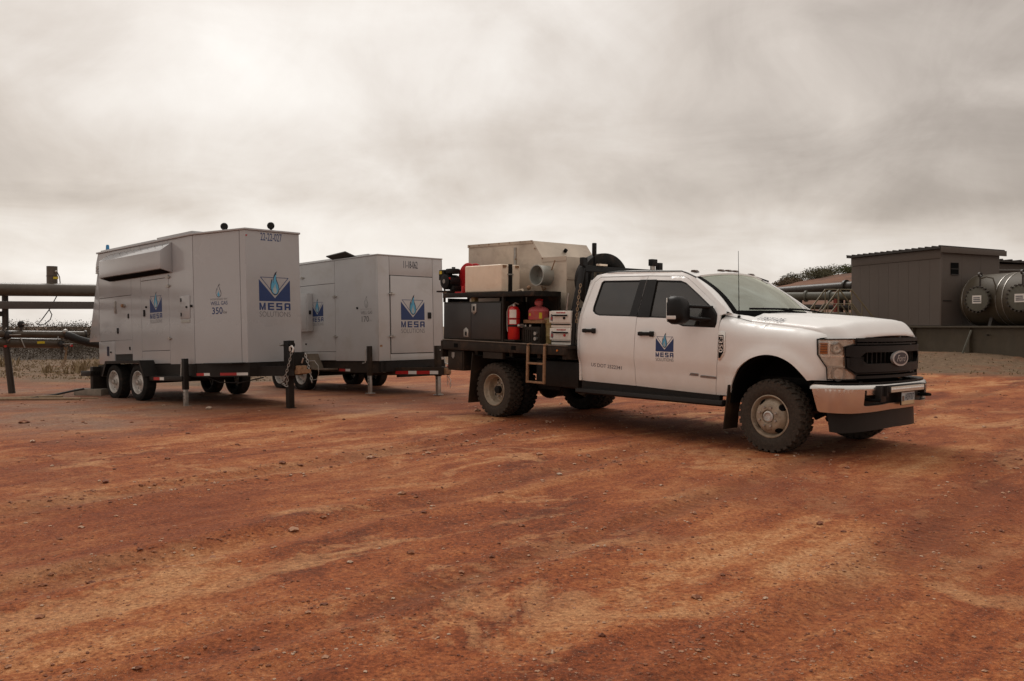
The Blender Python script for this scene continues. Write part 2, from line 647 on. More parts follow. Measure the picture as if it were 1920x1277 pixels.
M['white_box'] = pbr('white_enamel', (.74, .70, .64), .38, var=.05, stain=(.5, .4, .3), stain_amt=.25)
M['decal_blue'] = pbr('decal_blue', (.012, .036, .135), .45, var=.05)
M['decal_grey'] = pbr('decal_grey', (.14, .14, .145), .5, var=.05)
M['decal_dark'] = pbr('decal_navy', (.012, .017, .04), .5, var=.05)
M['decal_cyan'] = pbr('decal_cyan', (.09, .36, .56), .5, var=.08)
M['decal_pale'] = pbr('decal_pale_blue', (.36, .44, .46), .5, var=.05)
M['decal_red'] = pbr('decal_red', (.42, .03, .03), .5, var=.1)
M['tape_red'] = pbr('reflective_red', (.40, .012, .014), .3, var=.08)
M['tape_white'] = pbr('reflective_white', (.68, .66, .63), .3, var=.05)
M['amber'] = pbr('amber_lens', (.62, .17, .015), .18, var=.1, vscale=40, coat=.6)
M['amber_dark'] = pbr('dark_amber_lens', (.06, .03, .018), .22, var=.1)
M['lens'] = pbr('headlamp_reflector', (.80, .78, .74), .22, metal=.35, var=.22, vscale=26)
M['lens_diffuse'] = pbr('light_bar_lens', (.62, .55, .45), .25, var=.15, vscale=60)
M['blue_lens'] = pbr('blue_lens', (.02, .20, .42), .25, var=.1)
M['rust'] = pbr('rusty_tube', (.26, .145, .075), .7, var=.3, vscale=22, bump=.2)
M['rope'] = pbr('tan_hose', (.30, .21, .13), .8, var=.2, vscale=20)
M['rubber_hose'] = pbr('black_hose', (.02, .018, .017), .6, var=.2)
M['seat'] = pbr('grey_seat_cloth', (.34, .31, .27), .9, var=.12, vscale=12)
M['dash'] = pbr('dashboard', (.05, .046, .043), .75, var=.1)
M['paper'] = pbr('white_sheet', (.72, .70, .66), .7, var=.04)
M['wood'] = pbr('weathered_timber', (.24, .20, .16), .85, var=.25, vscale=9)
M['tint'] = glassmat('tinted_glass', (.04, .04, .036), .025)
M['tint_light'] = glassmat('door_glass', (.16, .18, .155), .03)
M['ws'] = glassmat('windscreen_glass', (.55, .64, .55), .30, .03, 1.0, (.86, .92, .82))
M['decal_faint'] = pbr('decal_faint', (.33, .33, .33), .5, var=.05)
M['silver'] = pbr('silver_trim', (.50, .49, .48), .3, metal=.35, var=.08)
M['rail_tan'] = pbr('tan_rail_paint', (.17, .14, .085), .5, var=.12)

# ------------------------------------------------------------------ numbers of the place
TRUCK_O, TRUCK_YAW, TRUCK_PITCH = (3.578, 10.27, 0.0), R(-48.98), .0107
T1_O, T1_YAW, T1_NOSE = (-6.32, 16.74, .052), R(-41.3), .035
T2_O, T2_YAW, T2_NOSE = (-3.54, 18.94, .052), R(-44.0), .025


def sstep(a, b, x):
    t = np.clip((x - a) / (b - a), 0, 1)
    return t * t * (3 - 2 * t)


class VNoise:
    """smooth lattice noise for terrain relief"""
    def __init__(self, seed):
        self.g = np.random.default_rng(seed).random((256, 256))

    def __call__(self, x, y):
        xi, yi = np.floor(x).astype(int), np.floor(y).astype(int)
        fx, fy = x - xi, y - yi
        fx, fy = fx * fx * (3 - 2 * fx), fy * fy * (3 - 2 * fy)
        g = self.g
        a, b = g[xi % 256, yi % 256], g[(xi + 1) % 256, yi % 256]
        c, d = g[xi % 256, (yi + 1) % 256], g[(xi + 1) % 256, (yi + 1) % 256]
        return (a * (1 - fx) + b * fx) * (1 - fy) + (c * (1 - fx) + d * fx) * fy - .5


VN = [VNoise(i) for i in range(6)]
TD = (math.cos(R(51)), math.sin(R(51)))          # the way most tyre tracks run


def ground_base(x, y):
    """large shape of the ground: rises a little behind the pick-up, a low gravel berm under the equipment skid"""
    fx, fy = math.cos(TRUCK_YAW), math.sin(TRUCK_YAW)
    s = -((x - TRUCK_O[0]) * fx + (y - TRUCK_O[1]) * fy)
    h = .0107 * np.clip(s, 0, 4.85)
    h = h + .44 * sstep(24.0, 30.0, y + .25 * (x - 15)) * sstep(2.0, 9.0, x)
    # shallow gully behind the dry grass on the left
    h = h - .9 * sstep(36, 44, y - .35 * (x + 14)) * sstep(-2.0, -8.0, x) * (1 - sstep(60, 90, y))
    return h


def ground_fine(x, y):
    u = x * TD[0] + y * TD[1]
    v = -x * TD[1] + y * TD[0]
    v = v + .35 * np.sin(u * .22 + .6) + .9 * VN[0](u * .12, v * .12)
    amp = np.clip(1.2 - y / 45.0, .15, 1)
    h = .020 * VN[1](u * .28, v * 1.5) + .018 * VN[2](u * .5 + 7, v * 4.2)
    h = h + .010 * VN[3](u * 1.2, v * 9.0) + .011 * VN[4](x * 6, y * 6) + .010 * VN[5](x * 17, y * 17)
    # a few deeper wheel ruts with soft shoulders
    for c, w, d in ((-4.9, .14, .040), (-3.3, .11, .030), (-1.55, .12, .036), (.35, .13, .046), (2.05, .12, .036), (3.6, .10, .026), (5.1, .15, .040), (7.0, .13, .03)):
        q = (v - c) / w
        h = h - d * np.exp(-q * q) * (.55 + .9 * VN[0](u * .35 + c, 3.0 + c * 0)) + .45 * d * (np.exp(-((q - 1.7) / .7) ** 2) + np.exp(-((q + 1.7) / .7) ** 2))
    # keep level where wheels, jacks and posts stand
    fx, fy = math.cos(TRUCK_YAW), math.sin(TRUCK_YAW)
    lx = (x - TRUCK_O[0]) * fx + (y - TRUCK_O[1]) * fy
    ly = -(x - TRUCK_O[0]) * fy + (y - TRUCK_O[1]) * fx
    near = (1 - sstep(.9, 1.6, np.abs(lx) * .55)) * (1 - sstep(1.2, 2.0, np.abs(ly)))
    near2 = (1 - sstep(.9, 1.6, np.abs(lx + 4.55) * .55)) * (1 - sstep(1.3, 2.0, np.abs(ly)))
    calm = np.clip(1 - .9 * (near + near2), .1, 1) * (1 - .75 * sstep(13, 15, y) * (1 - sstep(20, 26, y)))
    return h * amp * calm


def ground_z(x, y):
    x, y = np.asarray(float(x)), np.asarray(float(y))
    return float(ground_base(x, y) + ground_fine(x, y))


def build_ground():
    rows = [-60., -25., -10., -4., -1., .2, 1.0] + list(np.geomspace(1.5, 90, 520)) + [110, 140, 190, 260, 380, 600, 1000, 2000, 6000]
    ts = np.concatenate([[-30, -8, -3, -1.8], np.linspace(-1.25, 1.25, 440), [1.8, 3, 8, 30]])
    yy = np.array(rows)[:, None] * np.ones((1, len(ts)))
    half = np.abs(yy) * .70 + 2.2
    xx = ts[None, :] * half
    zz = ground_base(xx, yy) + ground_fine(xx, yy) * (np.abs(xx) < 60) * (np.abs(yy) < 95)
    n, m = len(ts), len(rows)
    co = np.stack([xx, yy, zz], -1).reshape(-1, 3)
    i = np.arange((m - 1) * n).reshape(m - 1, n)[:, :-1].ravel()
    quads = np.stack([i, i + 1, i + n + 1, i + n], -1)
    me = bpy.data.meshes.new('ground')
    me.vertices.add(len(co))
    me.vertices.foreach_set('co', co.ravel())
    me.loops.add(quads.size)
    me.loops.foreach_set('vertex_index', quads.ravel())
    me.polygons.add(len(quads))
    me.polygons.foreach_set('loop_start', np.arange(0, quads.size, 4))
    me.polygons.foreach_set('loop_total', np.full(len(quads), 4))
    me.polygons.foreach_set('use_smooth', np.ones(len(quads), bool))
    me.update()
    # soil kinds: dry grass and gravel soil away from the lot, greyer gravel by the trailers
    X, Y = xx, yy
    wob = 2.2 * VN[2](X * .35, Y * .35) + 1.0 * VN[3](X * 1.3, Y * 1.3)
    dry = sstep(19.6, 21.5, Y + .30 * (X + 9) + wob) * sstep(-4.0, -6.0, X + wob)
    dry = np.maximum(dry, sstep(22.5, 25.0, Y + .25 * (X - 15) + wob) * sstep(3, 6, X))
    dry = np.maximum(dry, sstep(27, 33, Y + wob))
    u = X * TD[0] + Y * TD[1]
    v = -X * TD[1] + Y * TD[0]
    grey = sstep(3.6, 6.0, -X + .15 * (Y - 10) + wob * .8) * sstep(9.6, 11.6, Y + .55 * (X + 6) + wob * .7) * (1 - sstep(18, 21, Y))
    grey = np.maximum(grey, .6 * sstep(12.2, 13.6, Y + wob * .5) * (1 - sstep(19, 22, Y)) * (1 - sstep(-2.5, -.5, X + wob)))
    vt = v + .35 * np.sin(u * .22 + .6) + .9 * VN[0](u * .12, v * .12)
    rut = np.zeros_like(vt)
    for c, w in ((-4.9, .24), (-3.3, .20), (-1.55, .22), (.35, .24), (2.05, .22), (3.6, .18), (5.1, .26), (7.0, .24)):
        rut = np.maximum(rut, np.exp(-((vt - c) / w) ** 2) * (.6 + .8 * VN[4](u * .5, c + 0 * u)))
    for nm, a in (('dry', dry), ('grey', grey), ('rut', np.clip(rut, 0, 1)), ('scrub_dark', sstep(35, 40, Y - .35 * (X + 14) + wob) * sstep(-5, -8, X) * (1 - sstep(100, 160, Y)))):
        at = me.attributes.new(nm, 'FLOAT', 'POINT')
        at.data.foreach_set('value', a.astype(np.float32).ravel())
    o = bpy.data.objects.new('ground', me)
    C.objects.link(o)
    o['kind'] = 'structure'
    m_, g, b = principled('red_dirt')
    oc = g.n('ShaderNodeTexCoord').outputs['Object']
    warp = g.n('ShaderNodeVectorMath', operation='ADD', ins={0: oc, 1: g.n('ShaderNodeVectorMath', operation='SCALE', ins={0: g.n('ShaderNodeTexNoise', ins={'Vector': oc, 'Scale': .4, 'Detail': 4.0}).outputs[1], 3: 1.0}).outputs[0]}).outputs[0]
    # streaks that follow the traffic: coordinates turned to the track direction and drawn out along it
    mp = g.n('ShaderNodeMapping', vector_type='TEXTURE', ins={0: warp, 2: (0, 0, R(51)), 3: (1 / .26, 1 / 1.5, 1.0)}).outputs[0]
    mp2 = g.n('ShaderNodeMapping', vector_type='TEXTURE', ins={0: warp, 2: (0, 0, R(46)), 3: (1 / .7, 1 / 4.6, 1.0)}).outputs[0]
    s1 = g.noise(mp, 1.0, 7, .62, .6)
    s2 = g.noise(mp2, 1.0, 6, .62, .4)
    blot = g.noise(warp, .55, 7, .62, .8)
    spk = g.noise(oc, 38, 4, .7)
    spk2 = g.noise(oc, 140, 3, .7)
    k = g.m('ADD', g.m('ADD', g.m('MULTIPLY', s1, .48), g.m('MULTIPLY', s2, .20)), g.m('MULTIPLY', blot, .32))
    mid = g.noise(oc, 7.5, 5, .7, .3)
    k = g.m('ADD', k, g.m('MULTIPLY', g.m('SUBTRACT', mid, .5), .22))
    k = g.m('ADD', k, g.m('MULTIPLY', g.m('SUBTRACT', spk, .5), .22))
    k = g.m('ADD', g.m('MULTIPLY', g.m('SUBTRACT', k, .5), 1.85), .505)
    base = g.ramp(k, [(.26, (.122, .031, .0115)), (.40, (.222, .056, .0175)), (.50, (.302, .085, .0265)), (.58, (.358, .120, .040)),
                      (.66, (.435, .180, .070)), (.78, (.52, .272, .128))])
    # pale dusty crusts with broken edges, drawn out along the tracks
    mp3 = g.n('ShaderNodeMapping', vector_type='TEXTURE', ins={0: warp, 1: (3.3, 1.7, 0), 2: (0, 0, R(40)), 3: (1 / .55, 1 / 1.15, 1.0)}).outputs[0]
    crust = g.m('ADD', g.noise(mp3, 1.0, 8, .66, .9), g.m('MULTIPLY', g.m('SUBTRACT', mid, .5), .25))
    crust = g.ramp(crust, [(.545, 0), (.585, .42), (.67, .85)])
    base = g.mix(crust, base, g.mix(spk, (.385, .165, .064), (.56, .305, .148)))
    # deeper red damp soil in broad patches
    damp = g.ramp(g.noise(warp, .42, 6, .62, .5), [(.50, 0), (.62, .6)])
    base = g.mix(damp, base, g.mix(mid, (.14, .032, .011), (.255, .062, .020)))
    fine = g.ramp(spk, [(.30, .45), (.46, .92), (.60, 1.08), (.75, 1.5)])
    base = g.mix(1.0, base, fine, 'MULTIPLY')
    fine2 = g.ramp(spk2, [(.30, .62), (.5, 1.0), (.70, 1.28)])
    base = g.mix(.8, base, fine2, 'MULTIPLY')
    # scattered pebble flecks in pale pink, ochre and dark red
    vo = g.n('ShaderNodeTexVoronoi', ins={'Vector': oc, 'Scale': 34.0, 'Randomness': 1.0})
    fl = g.m('MULTIPLY', g.ramp(vo.outputs['Distance'], [(.10, 1), (.24, 0)]), g.ramp(g.noise(oc, 3.0, 3), [(.45, 0), (.6, .8)]))
    fleck = g.ramp(g.n('ShaderNodeSeparateColor', ins={0: vo.outputs['Color']}).outputs[0], [(.2, (.12, .04, .025)), (.5, (.42, .2, .12)), (.8, (.5, .33, .24)), (1, (.3, .12, .07))])
    base = g.mix(fl, base, fleck)
    vo2 = g.n('ShaderNodeTexVoronoi', ins={'Vector': oc, 'Scale': 85.0, 'Randomness': 1.0})
    fl2 = g.m('MULTIPLY', g.ramp(vo2.outputs['Distance'], [(.12, 1), (.26, 0)]), g.ramp(g.noise(oc, 2.1, 3), [(.38, 0), (.55, .85)]))
    fleck2 = g.ramp(g.n('ShaderNodeSeparateColor', ins={0: vo2.outputs['Color']}).outputs[1], [(.2, (.08, .025, .014)), (.5, (.40, .17, .085)), (.85, (.52, .33, .22))])
    base = g.mix(fl2, base, fleck2)
    # darker earth colour along the ruts
    rutA = g.n('ShaderNodeAttribute', attribute_name='rut').outputs['Fac']
    base = g.mix(g.m('MULTIPLY', rutA, g.ramp(s2, [(.4, .2), (.6, .75)])), base, g.mix(spk, (.11, .036, .015), (.24, .085, .035)))
    # grey gravel soil near the trailers
    gn = g.noise(oc, 1.2, 7, .68)
    greycol = g.ramp(g.noise(oc, 26, 5, .7), [(.3, (.13, .07, .046)), (.5, (.215, .13, .09)), (.68, (.30, .205, .15))])
    gf = g.m('MULTIPLY', g.n('ShaderNodeAttribute', attribute_name='grey').outputs['Fac'], g.ramp(gn, [(.35, .25), (.6, .85)]))
    base = g.mix(gf, base, greycol)
    # tan soil under dry grass
    dn = g.noise(oc, .9, 7, .65)
    drycol = g.ramp(g.noise(oc, 7, 6, .7), [(.3, (.088, .055, .032)), (.5, (.145, .092, .054)), (.7, (.20, .138, .084))])
    df = g.m('MULTIPLY', g.n('ShaderNodeAttribute', attribute_name='dry').outputs['Fac'], g.ramp(dn, [(.3, .6), (.5, 1.0)]))
    drycol = g.mix(.85, drycol, g.ramp(g.noise(oc, 31, 4, .75), [(.3, .45), (.5, 1.0), (.7, 1.55)]), 'MULTIPLY')
    base = g.mix(df, base, drycol)
    base = g.mix(g.n('ShaderNodeAttribute', attribute_name='scrub_dark').outputs['Fac'], base, g.mix(mid, (.035, .026, .018), (.085, .060, .040)))  # darker brown ground colour beneath the scrub strip
    b.inputs['Roughness'].default_value = .92
    b.inputs['Specular IOR Level'].default_value = .25
    trk = g.n('ShaderNodeMapping', vector_type='TEXTURE', ins={0: oc, 2: (0, 0, R(51))}).outputs[0]
    wv = g.n('ShaderNodeTexWave', wave_type='BANDS', bands_direction='X', ins={0: trk, 'Scale': 3.6, 'Distortion': 1.6, 'Detail': 3.0, 'Detail Scale': 3.0}).outputs[1]
    prt = g.m('MULTIPLY', g.m('MULTIPLY', wv, rutA), g.ramp(g.noise(oc, .8, 3), [(.42, 0), (.58, 1)]))
    base = g.mix(g.m('MULTIPLY', prt, .45), base, (.10, .032, .015))
    hsum = g.m('ADD', g.m('MULTIPLY', spk, .5), g.m('MULTIPLY', spk2, .3))
    hsum = g.m('SUBTRACT', hsum, g.m('MULTIPLY', prt, .55))
    hsum = g.m('ADD', hsum, g.m('MULTIPLY', g.m('ADD', fl, g.m('MULTIPLY', fl2, .5)), .35))
    g.link(base, b.inputs['Base Color'])
    bn = g.n('ShaderNodeBump', ins={'Strength': .85, 'Distance': .024, 'Height': hsum})
    g.link(bn.outputs[0], b.inputs['Normal'])
    me.materials.append(m_)
    return o


build_ground()


def stone_mesh(mb, x, y, z, r, rng):
    q = np.array([(1, 0, 0), (-1, 0, 0), (0, 1, 0), (0, -1, 0), (0, 0, 1), (0, 0, -1), (.62, .62, .5), (-.62, .62, .45), (-.62, -.62, .5), (.62, -.62, .45)])
    q = q * (1 + .35 * (rng.random((10, 1)) - .5)) * np.array([1 + .5 * rng.random(), .8 + .4 * rng.random(), .55 + .25 * rng.random()]) * r
    a = rng.random() * 6.28
    c, s = math.cos(a), math.sin(a)
    q = np.stack([q[:, 0] * c - q[:, 1] * s + x, q[:, 0] * s + q[:, 1] * c + y, q[:, 2] + z], -1)
    mb.add([tuple(p) for p in q], [(0, 6, 4), (6, 2, 4), (2, 7, 4), (7, 1, 4), (1, 8, 4), (8, 3, 4), (3, 9, 4), (9, 0, 4),
                                   (0, 5, 2), (0, 2, 6), (2, 5, 1), (2, 1, 7), (1, 5, 3), (1, 3, 8), (3, 5, 0), (3, 0, 9)])


def stone_material():
    m_, g, b = principled('pebble')
    oc = g.n('ShaderNodeTexCoord').outputs['Object']
    vo = g.n('ShaderNodeTexVoronoi', ins={'Vector': oc, 'Scale': 11.0})
    col = g.ramp(g.n('ShaderNodeSeparateColor', ins={0: vo.outputs['Color']}).outputs[0],
                 [(.1, (.16, .055, .028)), (.4, (.25, .095, .045)), (.65, (.33, .15, .08)), (.88, (.42, .24, .15)), (1, (.50, .36, .26))])
    col = g.mix(.5, col, g.ramp(g.noise(oc, 60, 4), [(.3, .6), (.7, 1.3)]), 'MULTIPLY')
    g.link(col, b.inputs['Base Color'])
    b.inputs['Roughness'].default_value = .9
    return m_


def build_gravel():
    rng = np.random.default_rng(5)
    mb = MB()
    N = 13000
    # spread so that near and far stones show at about the same density
    inv = rng.random(N) * (1 / 2.2 - 1 / 24.0) + 1 / 24.0
    ys = 1 / inv
    xs = (rng.random(N) * 2 - 1) * (ys * .64 + .8)
    u = xs * TD[0] + ys * TD[1]
    v = -xs * TD[1] + ys * TD[0]
    dens = VN[0](u * .5, v * 1.6) + VN[1](u * 1.4 + 9, v * 2.4) + .35
    keep = rng.random(N) < np.clip(dens + .25, .08, 1)
    xs, ys = xs[keep], ys[keep]
    # crumbs pushed up along the rut shoulders
    M2 = 5200
    yy2 = 1 / (rng.random(M2) * (1 / 2.2 - 1 / 20.0) + 1 / 20.0)
    xx2 = (rng.random(M2) * 2 - 1) * (yy2 * .64 + .8)
    uu, vv = xx2 * TD[0] + yy2 * TD[1], -xx2 * TD[1] + yy2 * TD[0]
    off = .35 * np.sin(uu * .22 + .6) + .9 * VN[0](uu * .12, vv * .12)
    vt = vv + off
    cs_ = np.array([-4.9, -3.3, -1.55, .35, 2.05, 3.6, 5.1, 7.0])
    tgt = cs_[np.argmin(np.abs(vt[:, None] - cs_[None, :]), 1)] + np.where(rng.random(M2) < .5, -.2, .2) + rng.normal(size=M2) * .07
    sh = tgt - vt
    xx2, yy2 = xx2 - sh * TD[1], yy2 + sh * TD[0]
    ok = (yy2 > 2.0) & (yy2 < 20)
    xs, ys = np.concatenate([xs, xx2[ok]]), np.concatenate([ys, yy2[ok]])
    rad = (.0028 + .0085 * rng.random(len(xs)) ** 3.0) * np.clip(ys / 5.0, .85, 2.4)
    big = rng.random(len(xs)) < .035
    rad[big] *= 1.7 + .9 * rng.random(big.sum())
    zs = ground_base(xs, ys) + ground_fine(xs, ys)
    for x, y, z, r in zip(xs, ys, zs, rad):
        stone_mesh(mb, x, y, z + r * .15, r, rng)
    o = mb.build('gravel', stone_material(), None, smooth=0, recalc=False)
    tag(o, 'loose pebbles and gravel strewn over the red dirt lot', 'gravel', kind='stuff')


build_gravel()

rock_mat = pbr('pale_rock', (.44, .33, .25), .9, var=.25, vscale=40, bump=.4, bscale=120)
rock_dark = pbr('red_rock', (.20, .075, .045), .9, var=.3, vscale=40, bump=.4, bscale=120)
for (x, y, r, mt, lab) in ((4.78, 8.06, .040, rock_mat, 'pale flat rock alone on the dirt at the far right'),
                           (.44, 8.15, .026, rock_mat, 'small pale chalky lump on the dirt in front of the pick-up'),
                           (-6.1, 15.0, .06, rock_mat, 'tan stone lying beside the front trailer jack leg'),
                           (-3.5, 7.55, .035, rock_dark, 'dark red clod alone on the dirt at left')):
    rg = np.random.default_rng(int(abs(x) * 100))
    mb = MB()
    stone_mesh(mb, 0, 0, 0, r, rg)
    o = mb.build('rock', mt, None, smooth=0, bevel=r * .12, seg=1)
    if lab.startswith('tan stone'):
        x, y = -4.85, 14.05
    o.location = (x, y, ground_z(x, y) + r * .35)
    tag(o, lab, 'rock')


# ------------------------------------------------------------------ dry grass, brush, hill
def grass_mat(name, a, b_):
    m_, g, b = principled(name)
    oc = g.n('ShaderNodeTexCoord').outputs['Object']
    col = g.mix(g.ramp(g.noise(oc, 1.3, 5, .7), [(.35, 0), (.65, 1)]), a, b_)
    col = g.mix(.7, col, g.ramp(g.noise(oc, 23, 3, .7), [(.3, .5), (.7, 1.4)]), 'MULTIPLY')
    g.link(col, b.inputs['Base Color'])
    b.inputs['Roughness'].default_value = .85
    b.inputs['Specular IOR Level'].default_value = .2
    return m_


def build_grass():
    rng = np.random.default_rng(21)
    vs, fs = [], []

    def tuft(x, y, h, spread, n):
        z = ground_z(x, y)
        for _ in range(n):
            a = rng.random() * 6.283
            bx, by = x + rng.normal() * spread * .35, y + rng.normal() * spread * .35
            hh = h * (.5 + .7 * rng.random())
            lean = hh * (.2 + .6 * rng.random())
            w = .006 + .008 * rng.random() + .0003 * y
            ca, sa = math.cos(a), math.sin(a)
            o = len(vs)
            vs.extend([(bx - sa * w, by + ca * w, z - .01), (bx + sa * w, by - ca * w, z - .01),
                       (bx + ca * lean * .45 + sa * w * .7, by + sa * lean * .45 - ca * w * .7, z + hh * .62),
                       (bx + ca * lean * .45 - sa * w * .7, by + sa * lean * .45 + ca * w * .7, z + hh * .62),
                       (bx + ca * lean, by + sa * lean, z + hh)])
            fs.extend([(o, o + 1, o + 2, o + 3), (o + 3, o + 2, o + 4)])
    # left field
    for _ in range(1500):
        y = 21.5 + 16 * rng.random() ** 1.2
        x = -.60 * y + (.60 - .28) * y * rng.random()
        if y + .30 * (x + 9) < 21.2:
            continue
        tall = VN[1](np.array(x * .25), np.array(y * .25)) > .12
        tuft(x, y, .13 if tall and y > 25 else .04, .35, 6 if tall else 4)
    for cx, cy in ((-12.6, 27.5), (-11.4, 27.0), (-11.0, 29.0), (-17.0, 29.5), (-12.0, 31.0), (-10.2, 28.2), (-12.2, 25.2)):
        for _ in range(16):
            tuft(cx + rng.normal() * .5, cy + rng.normal() * .4, .34, .3, 9)
    # weeds on the gravel berm by the skid
    for _ in range(140):
        y = 24 + 6.5 * rng.random()
        x = .40 * y + .24 * y * rng.random()
        tuft(x, y, .02 + .04 * rng.random(), .2, 3)
    me = bpy.data.meshes.new('dry_grass')
    me.from_pydata(vs, [], fs)
    me.materials.append(grass_mat('straw', (.19, .135, .075), (.28, .205, .12)))
    o = bpy.data.objects.new('dry_grass', me)
    C.objects.link(o)
    tag(o, 'dry straw coloured grass and weeds beyond the red lot', 'grass', kind='stuff')


build_grass()


def leaf_cloud(rng, vs, fs, c, rad, n, size, flat=.75):
    """leaf clumps spread through a crown volume"""
    for _ in range(n):
        d = rng.normal(size=3)
        d /= np.linalg.norm(d) + 1e-9
        r = rng.random() ** .45
        p = np.array(c) + d * r * np.array(rad) * (1 + .3 * (rng.random() - .5))
        a, b = rng.normal(size=3), rng.normal(size=3)
        a /= np.linalg.norm(a)
        b -= a * a.dot(b)
        b /= np.linalg.norm(b)
        s = size * (.5 + rng.random())
        o = len(vs)
        vs.extend([tuple(p - a * s), tuple(p + b * s * .45), tuple(p + a * s), tuple(p - b * s * .45)])
        fs.append((o, o + 1, o + 2, o + 3))


def build_brush():
    rng = np.random.default_rng(3)
    vs, fs = [], []
    # a strip of leafless scrub behind the field, read as one mass
    for i in range(150):
        y = 46 + 36 * rng.random()
        x = y * (-.66 + .42 * rng.random())
        zb = float(ground_base(np.array(x), np.array(y))) - .05
        top = 1.38 + y * (.0045 + .0055 * rng.random()) - zb
        w = .7 + 1.2 * rng.random()
        leaf_cloud(rng, vs, fs, (x, y, zb + top * .50), (w * 1.4, w, top * .46), 640, .026 + y * .00036)
        for _ in range(3):           # bare twigs standing out of the top
            a = rng.random() * 6.28
            bx, by = x + rng.normal() * w * .4, y + rng.normal() * .3
            h = top * (.7 + .32 * rng.random())
            dx = rng.normal() * .2
            o = len(vs)
            t = .007
            vs.extend([(bx - t, by, zb), (bx + t, by, zb), (bx + dx + t * .4, by, zb + h), (bx + dx - t * .4, by, zb + h)])
            fs.append((o, o + 1, o + 2, o + 3))
    me = bpy.data.meshes.new('scrub')
    me.from_pydata(vs, [], fs)
    me.materials.append(grass_mat('bare_scrub', (.050, .038, .027), (.10, .073, .051)))
    o = bpy.data.objects.new('scrub', me)
    C.objects.link(o)
    tag(o, 'grey brown leafless scrub along the far edge of the field', 'scrub', kind='stuff')


build_brush()


def hill_z(x, y):
    """red cut bank behind the pipes"""
    t = (y - 66) / 26.0
    prof = np.exp(-t * t)
    along = .75 * sstep(2, 16, x) + .25 * sstep(16, 27, x)
    return 5.2 * prof * along + .5 * VN[1](x * .12, y * .12) + .05


def build_hill():
    mb = MB()
    us = list(np.linspace(0, 130, 100))
    vs_ = list(np.linspace(40, 120, 50))
    mb.grid(lambda u, v: (u, v, float(hill_z(np.array(u), np.array(v))) - .6 * (1 - float(sstep(40, 46, np.array(v))))), us, vs_)
    m_, g, b = principled('red_bank')
    oc = g.n('ShaderNodeTexCoord').outputs['Object']
    col = g.ramp(g.noise(oc, .35, 7, .7, .5), [(.35, (.06, .042, .025)), (.46, (.11, .048, .026)), (.58, (.17, .072, .036)), (.75, (.11, .072, .04))])
    g.link(col, b.inputs['Base Color'])
    b.inputs['Roughness'].default_value = .95
    o = mb.build('hill', m_, None, smooth=60, recalc=False)
    o['kind'] = 'structure'


build_hill()
sage = [grass_mat('sagebrush_leaf', (.085, .08, .05), (.15, .14, .085)), grass_mat('dry_sage_leaf', (.11, .08, .05), (.17, .125, .08)),
        grass_mat('green_sage_leaf', (.075, .085, .04), (.13, .14, .062))]
bark = pbr('grey_bark', (.10, .08, .06), .9)


def shrub(i, x, y, w, h, mat, label):
    rng = np.random.default_rng(100 + i)
    z = float(hill_z(np.array(x), np.array(y)))
    root = thing('hill_shrub', label, 'shrub', (x, y, z - .1), group='shrubs along the crest of the red hill')
    vs, fs = [], []
    for _ in range(6):
        d = rng.normal(size=2) * w * .38
        leaf_cloud(rng, vs, fs, (d[0], d[1], h * (.28 + .25 * rng.random())), (w * .55, w * .5, h * .46), 330, .055)
    me = bpy.data.meshes.new('crown')
    me.from_pydata(vs, [], fs)
    me.materials.append(mat)
    c = bpy.data.objects.new('crown', me)
    C.objects.link(c)
    c.parent = root
    mb = MB()
    for k in range(6):
        a = rng.random() * 6.28
        mb.tube([(0, 0, -.2), (math.cos(a) * w * .15, math.sin(a) * w * .15, h * .35), (math.cos(a) * w * .35, math.sin(a) * w * .35, h * .75)], [.05, .035, .012], 5)
    mb.build('stems', bark, root)


crest = [(0, .9, .50, 1), (0, 1.0, .60, 1), (0, 1.1, .95, 0), (0, 1.2, .85, 0), (0, 1.3, 1.0, 0), (0, 1.3, 1.15, 0), (0, 1.3, .85, 2), (0, 1.2, .70, 2)]
names_ = ['low dry shrub at the left foot of the hill crest', 'second dry shrub from the left on the hill crest', 'rounded grey green shrub left of centre on the hill crest',
          'wide grey green shrub at the centre of the hill crest', 'tall bushy shrub right of centre on the hill crest', 'tallest shrub standing on the hill crest',
          'green shrub near the brown shed on the hill crest', 'greenest shrub touching the brown shed roof edge on the crest']
for i, ((px, w, h, k), lab) in enumerate(zip(crest, names_)):
    # crest line seen between the windscreen and the shed
    X = 66 * (.300 + .0125 * i + .008)
    shrub(i, X, 66 + (i % 3) * 1.2, w, h, sage[k], lab)

# ------------------------------------------------------------------ brown shed on its steel skid
SH = Vector((15.1, 31.0, 0))                       # near left corner
sa = Vector((-.336, .942, 0))                      # along the long wall, away from the camera
sb = Vector((.942, .336, 0))                       # across, to the right
SHED_ANG = math.atan2(sb.y, sb.x)
GZ = .47


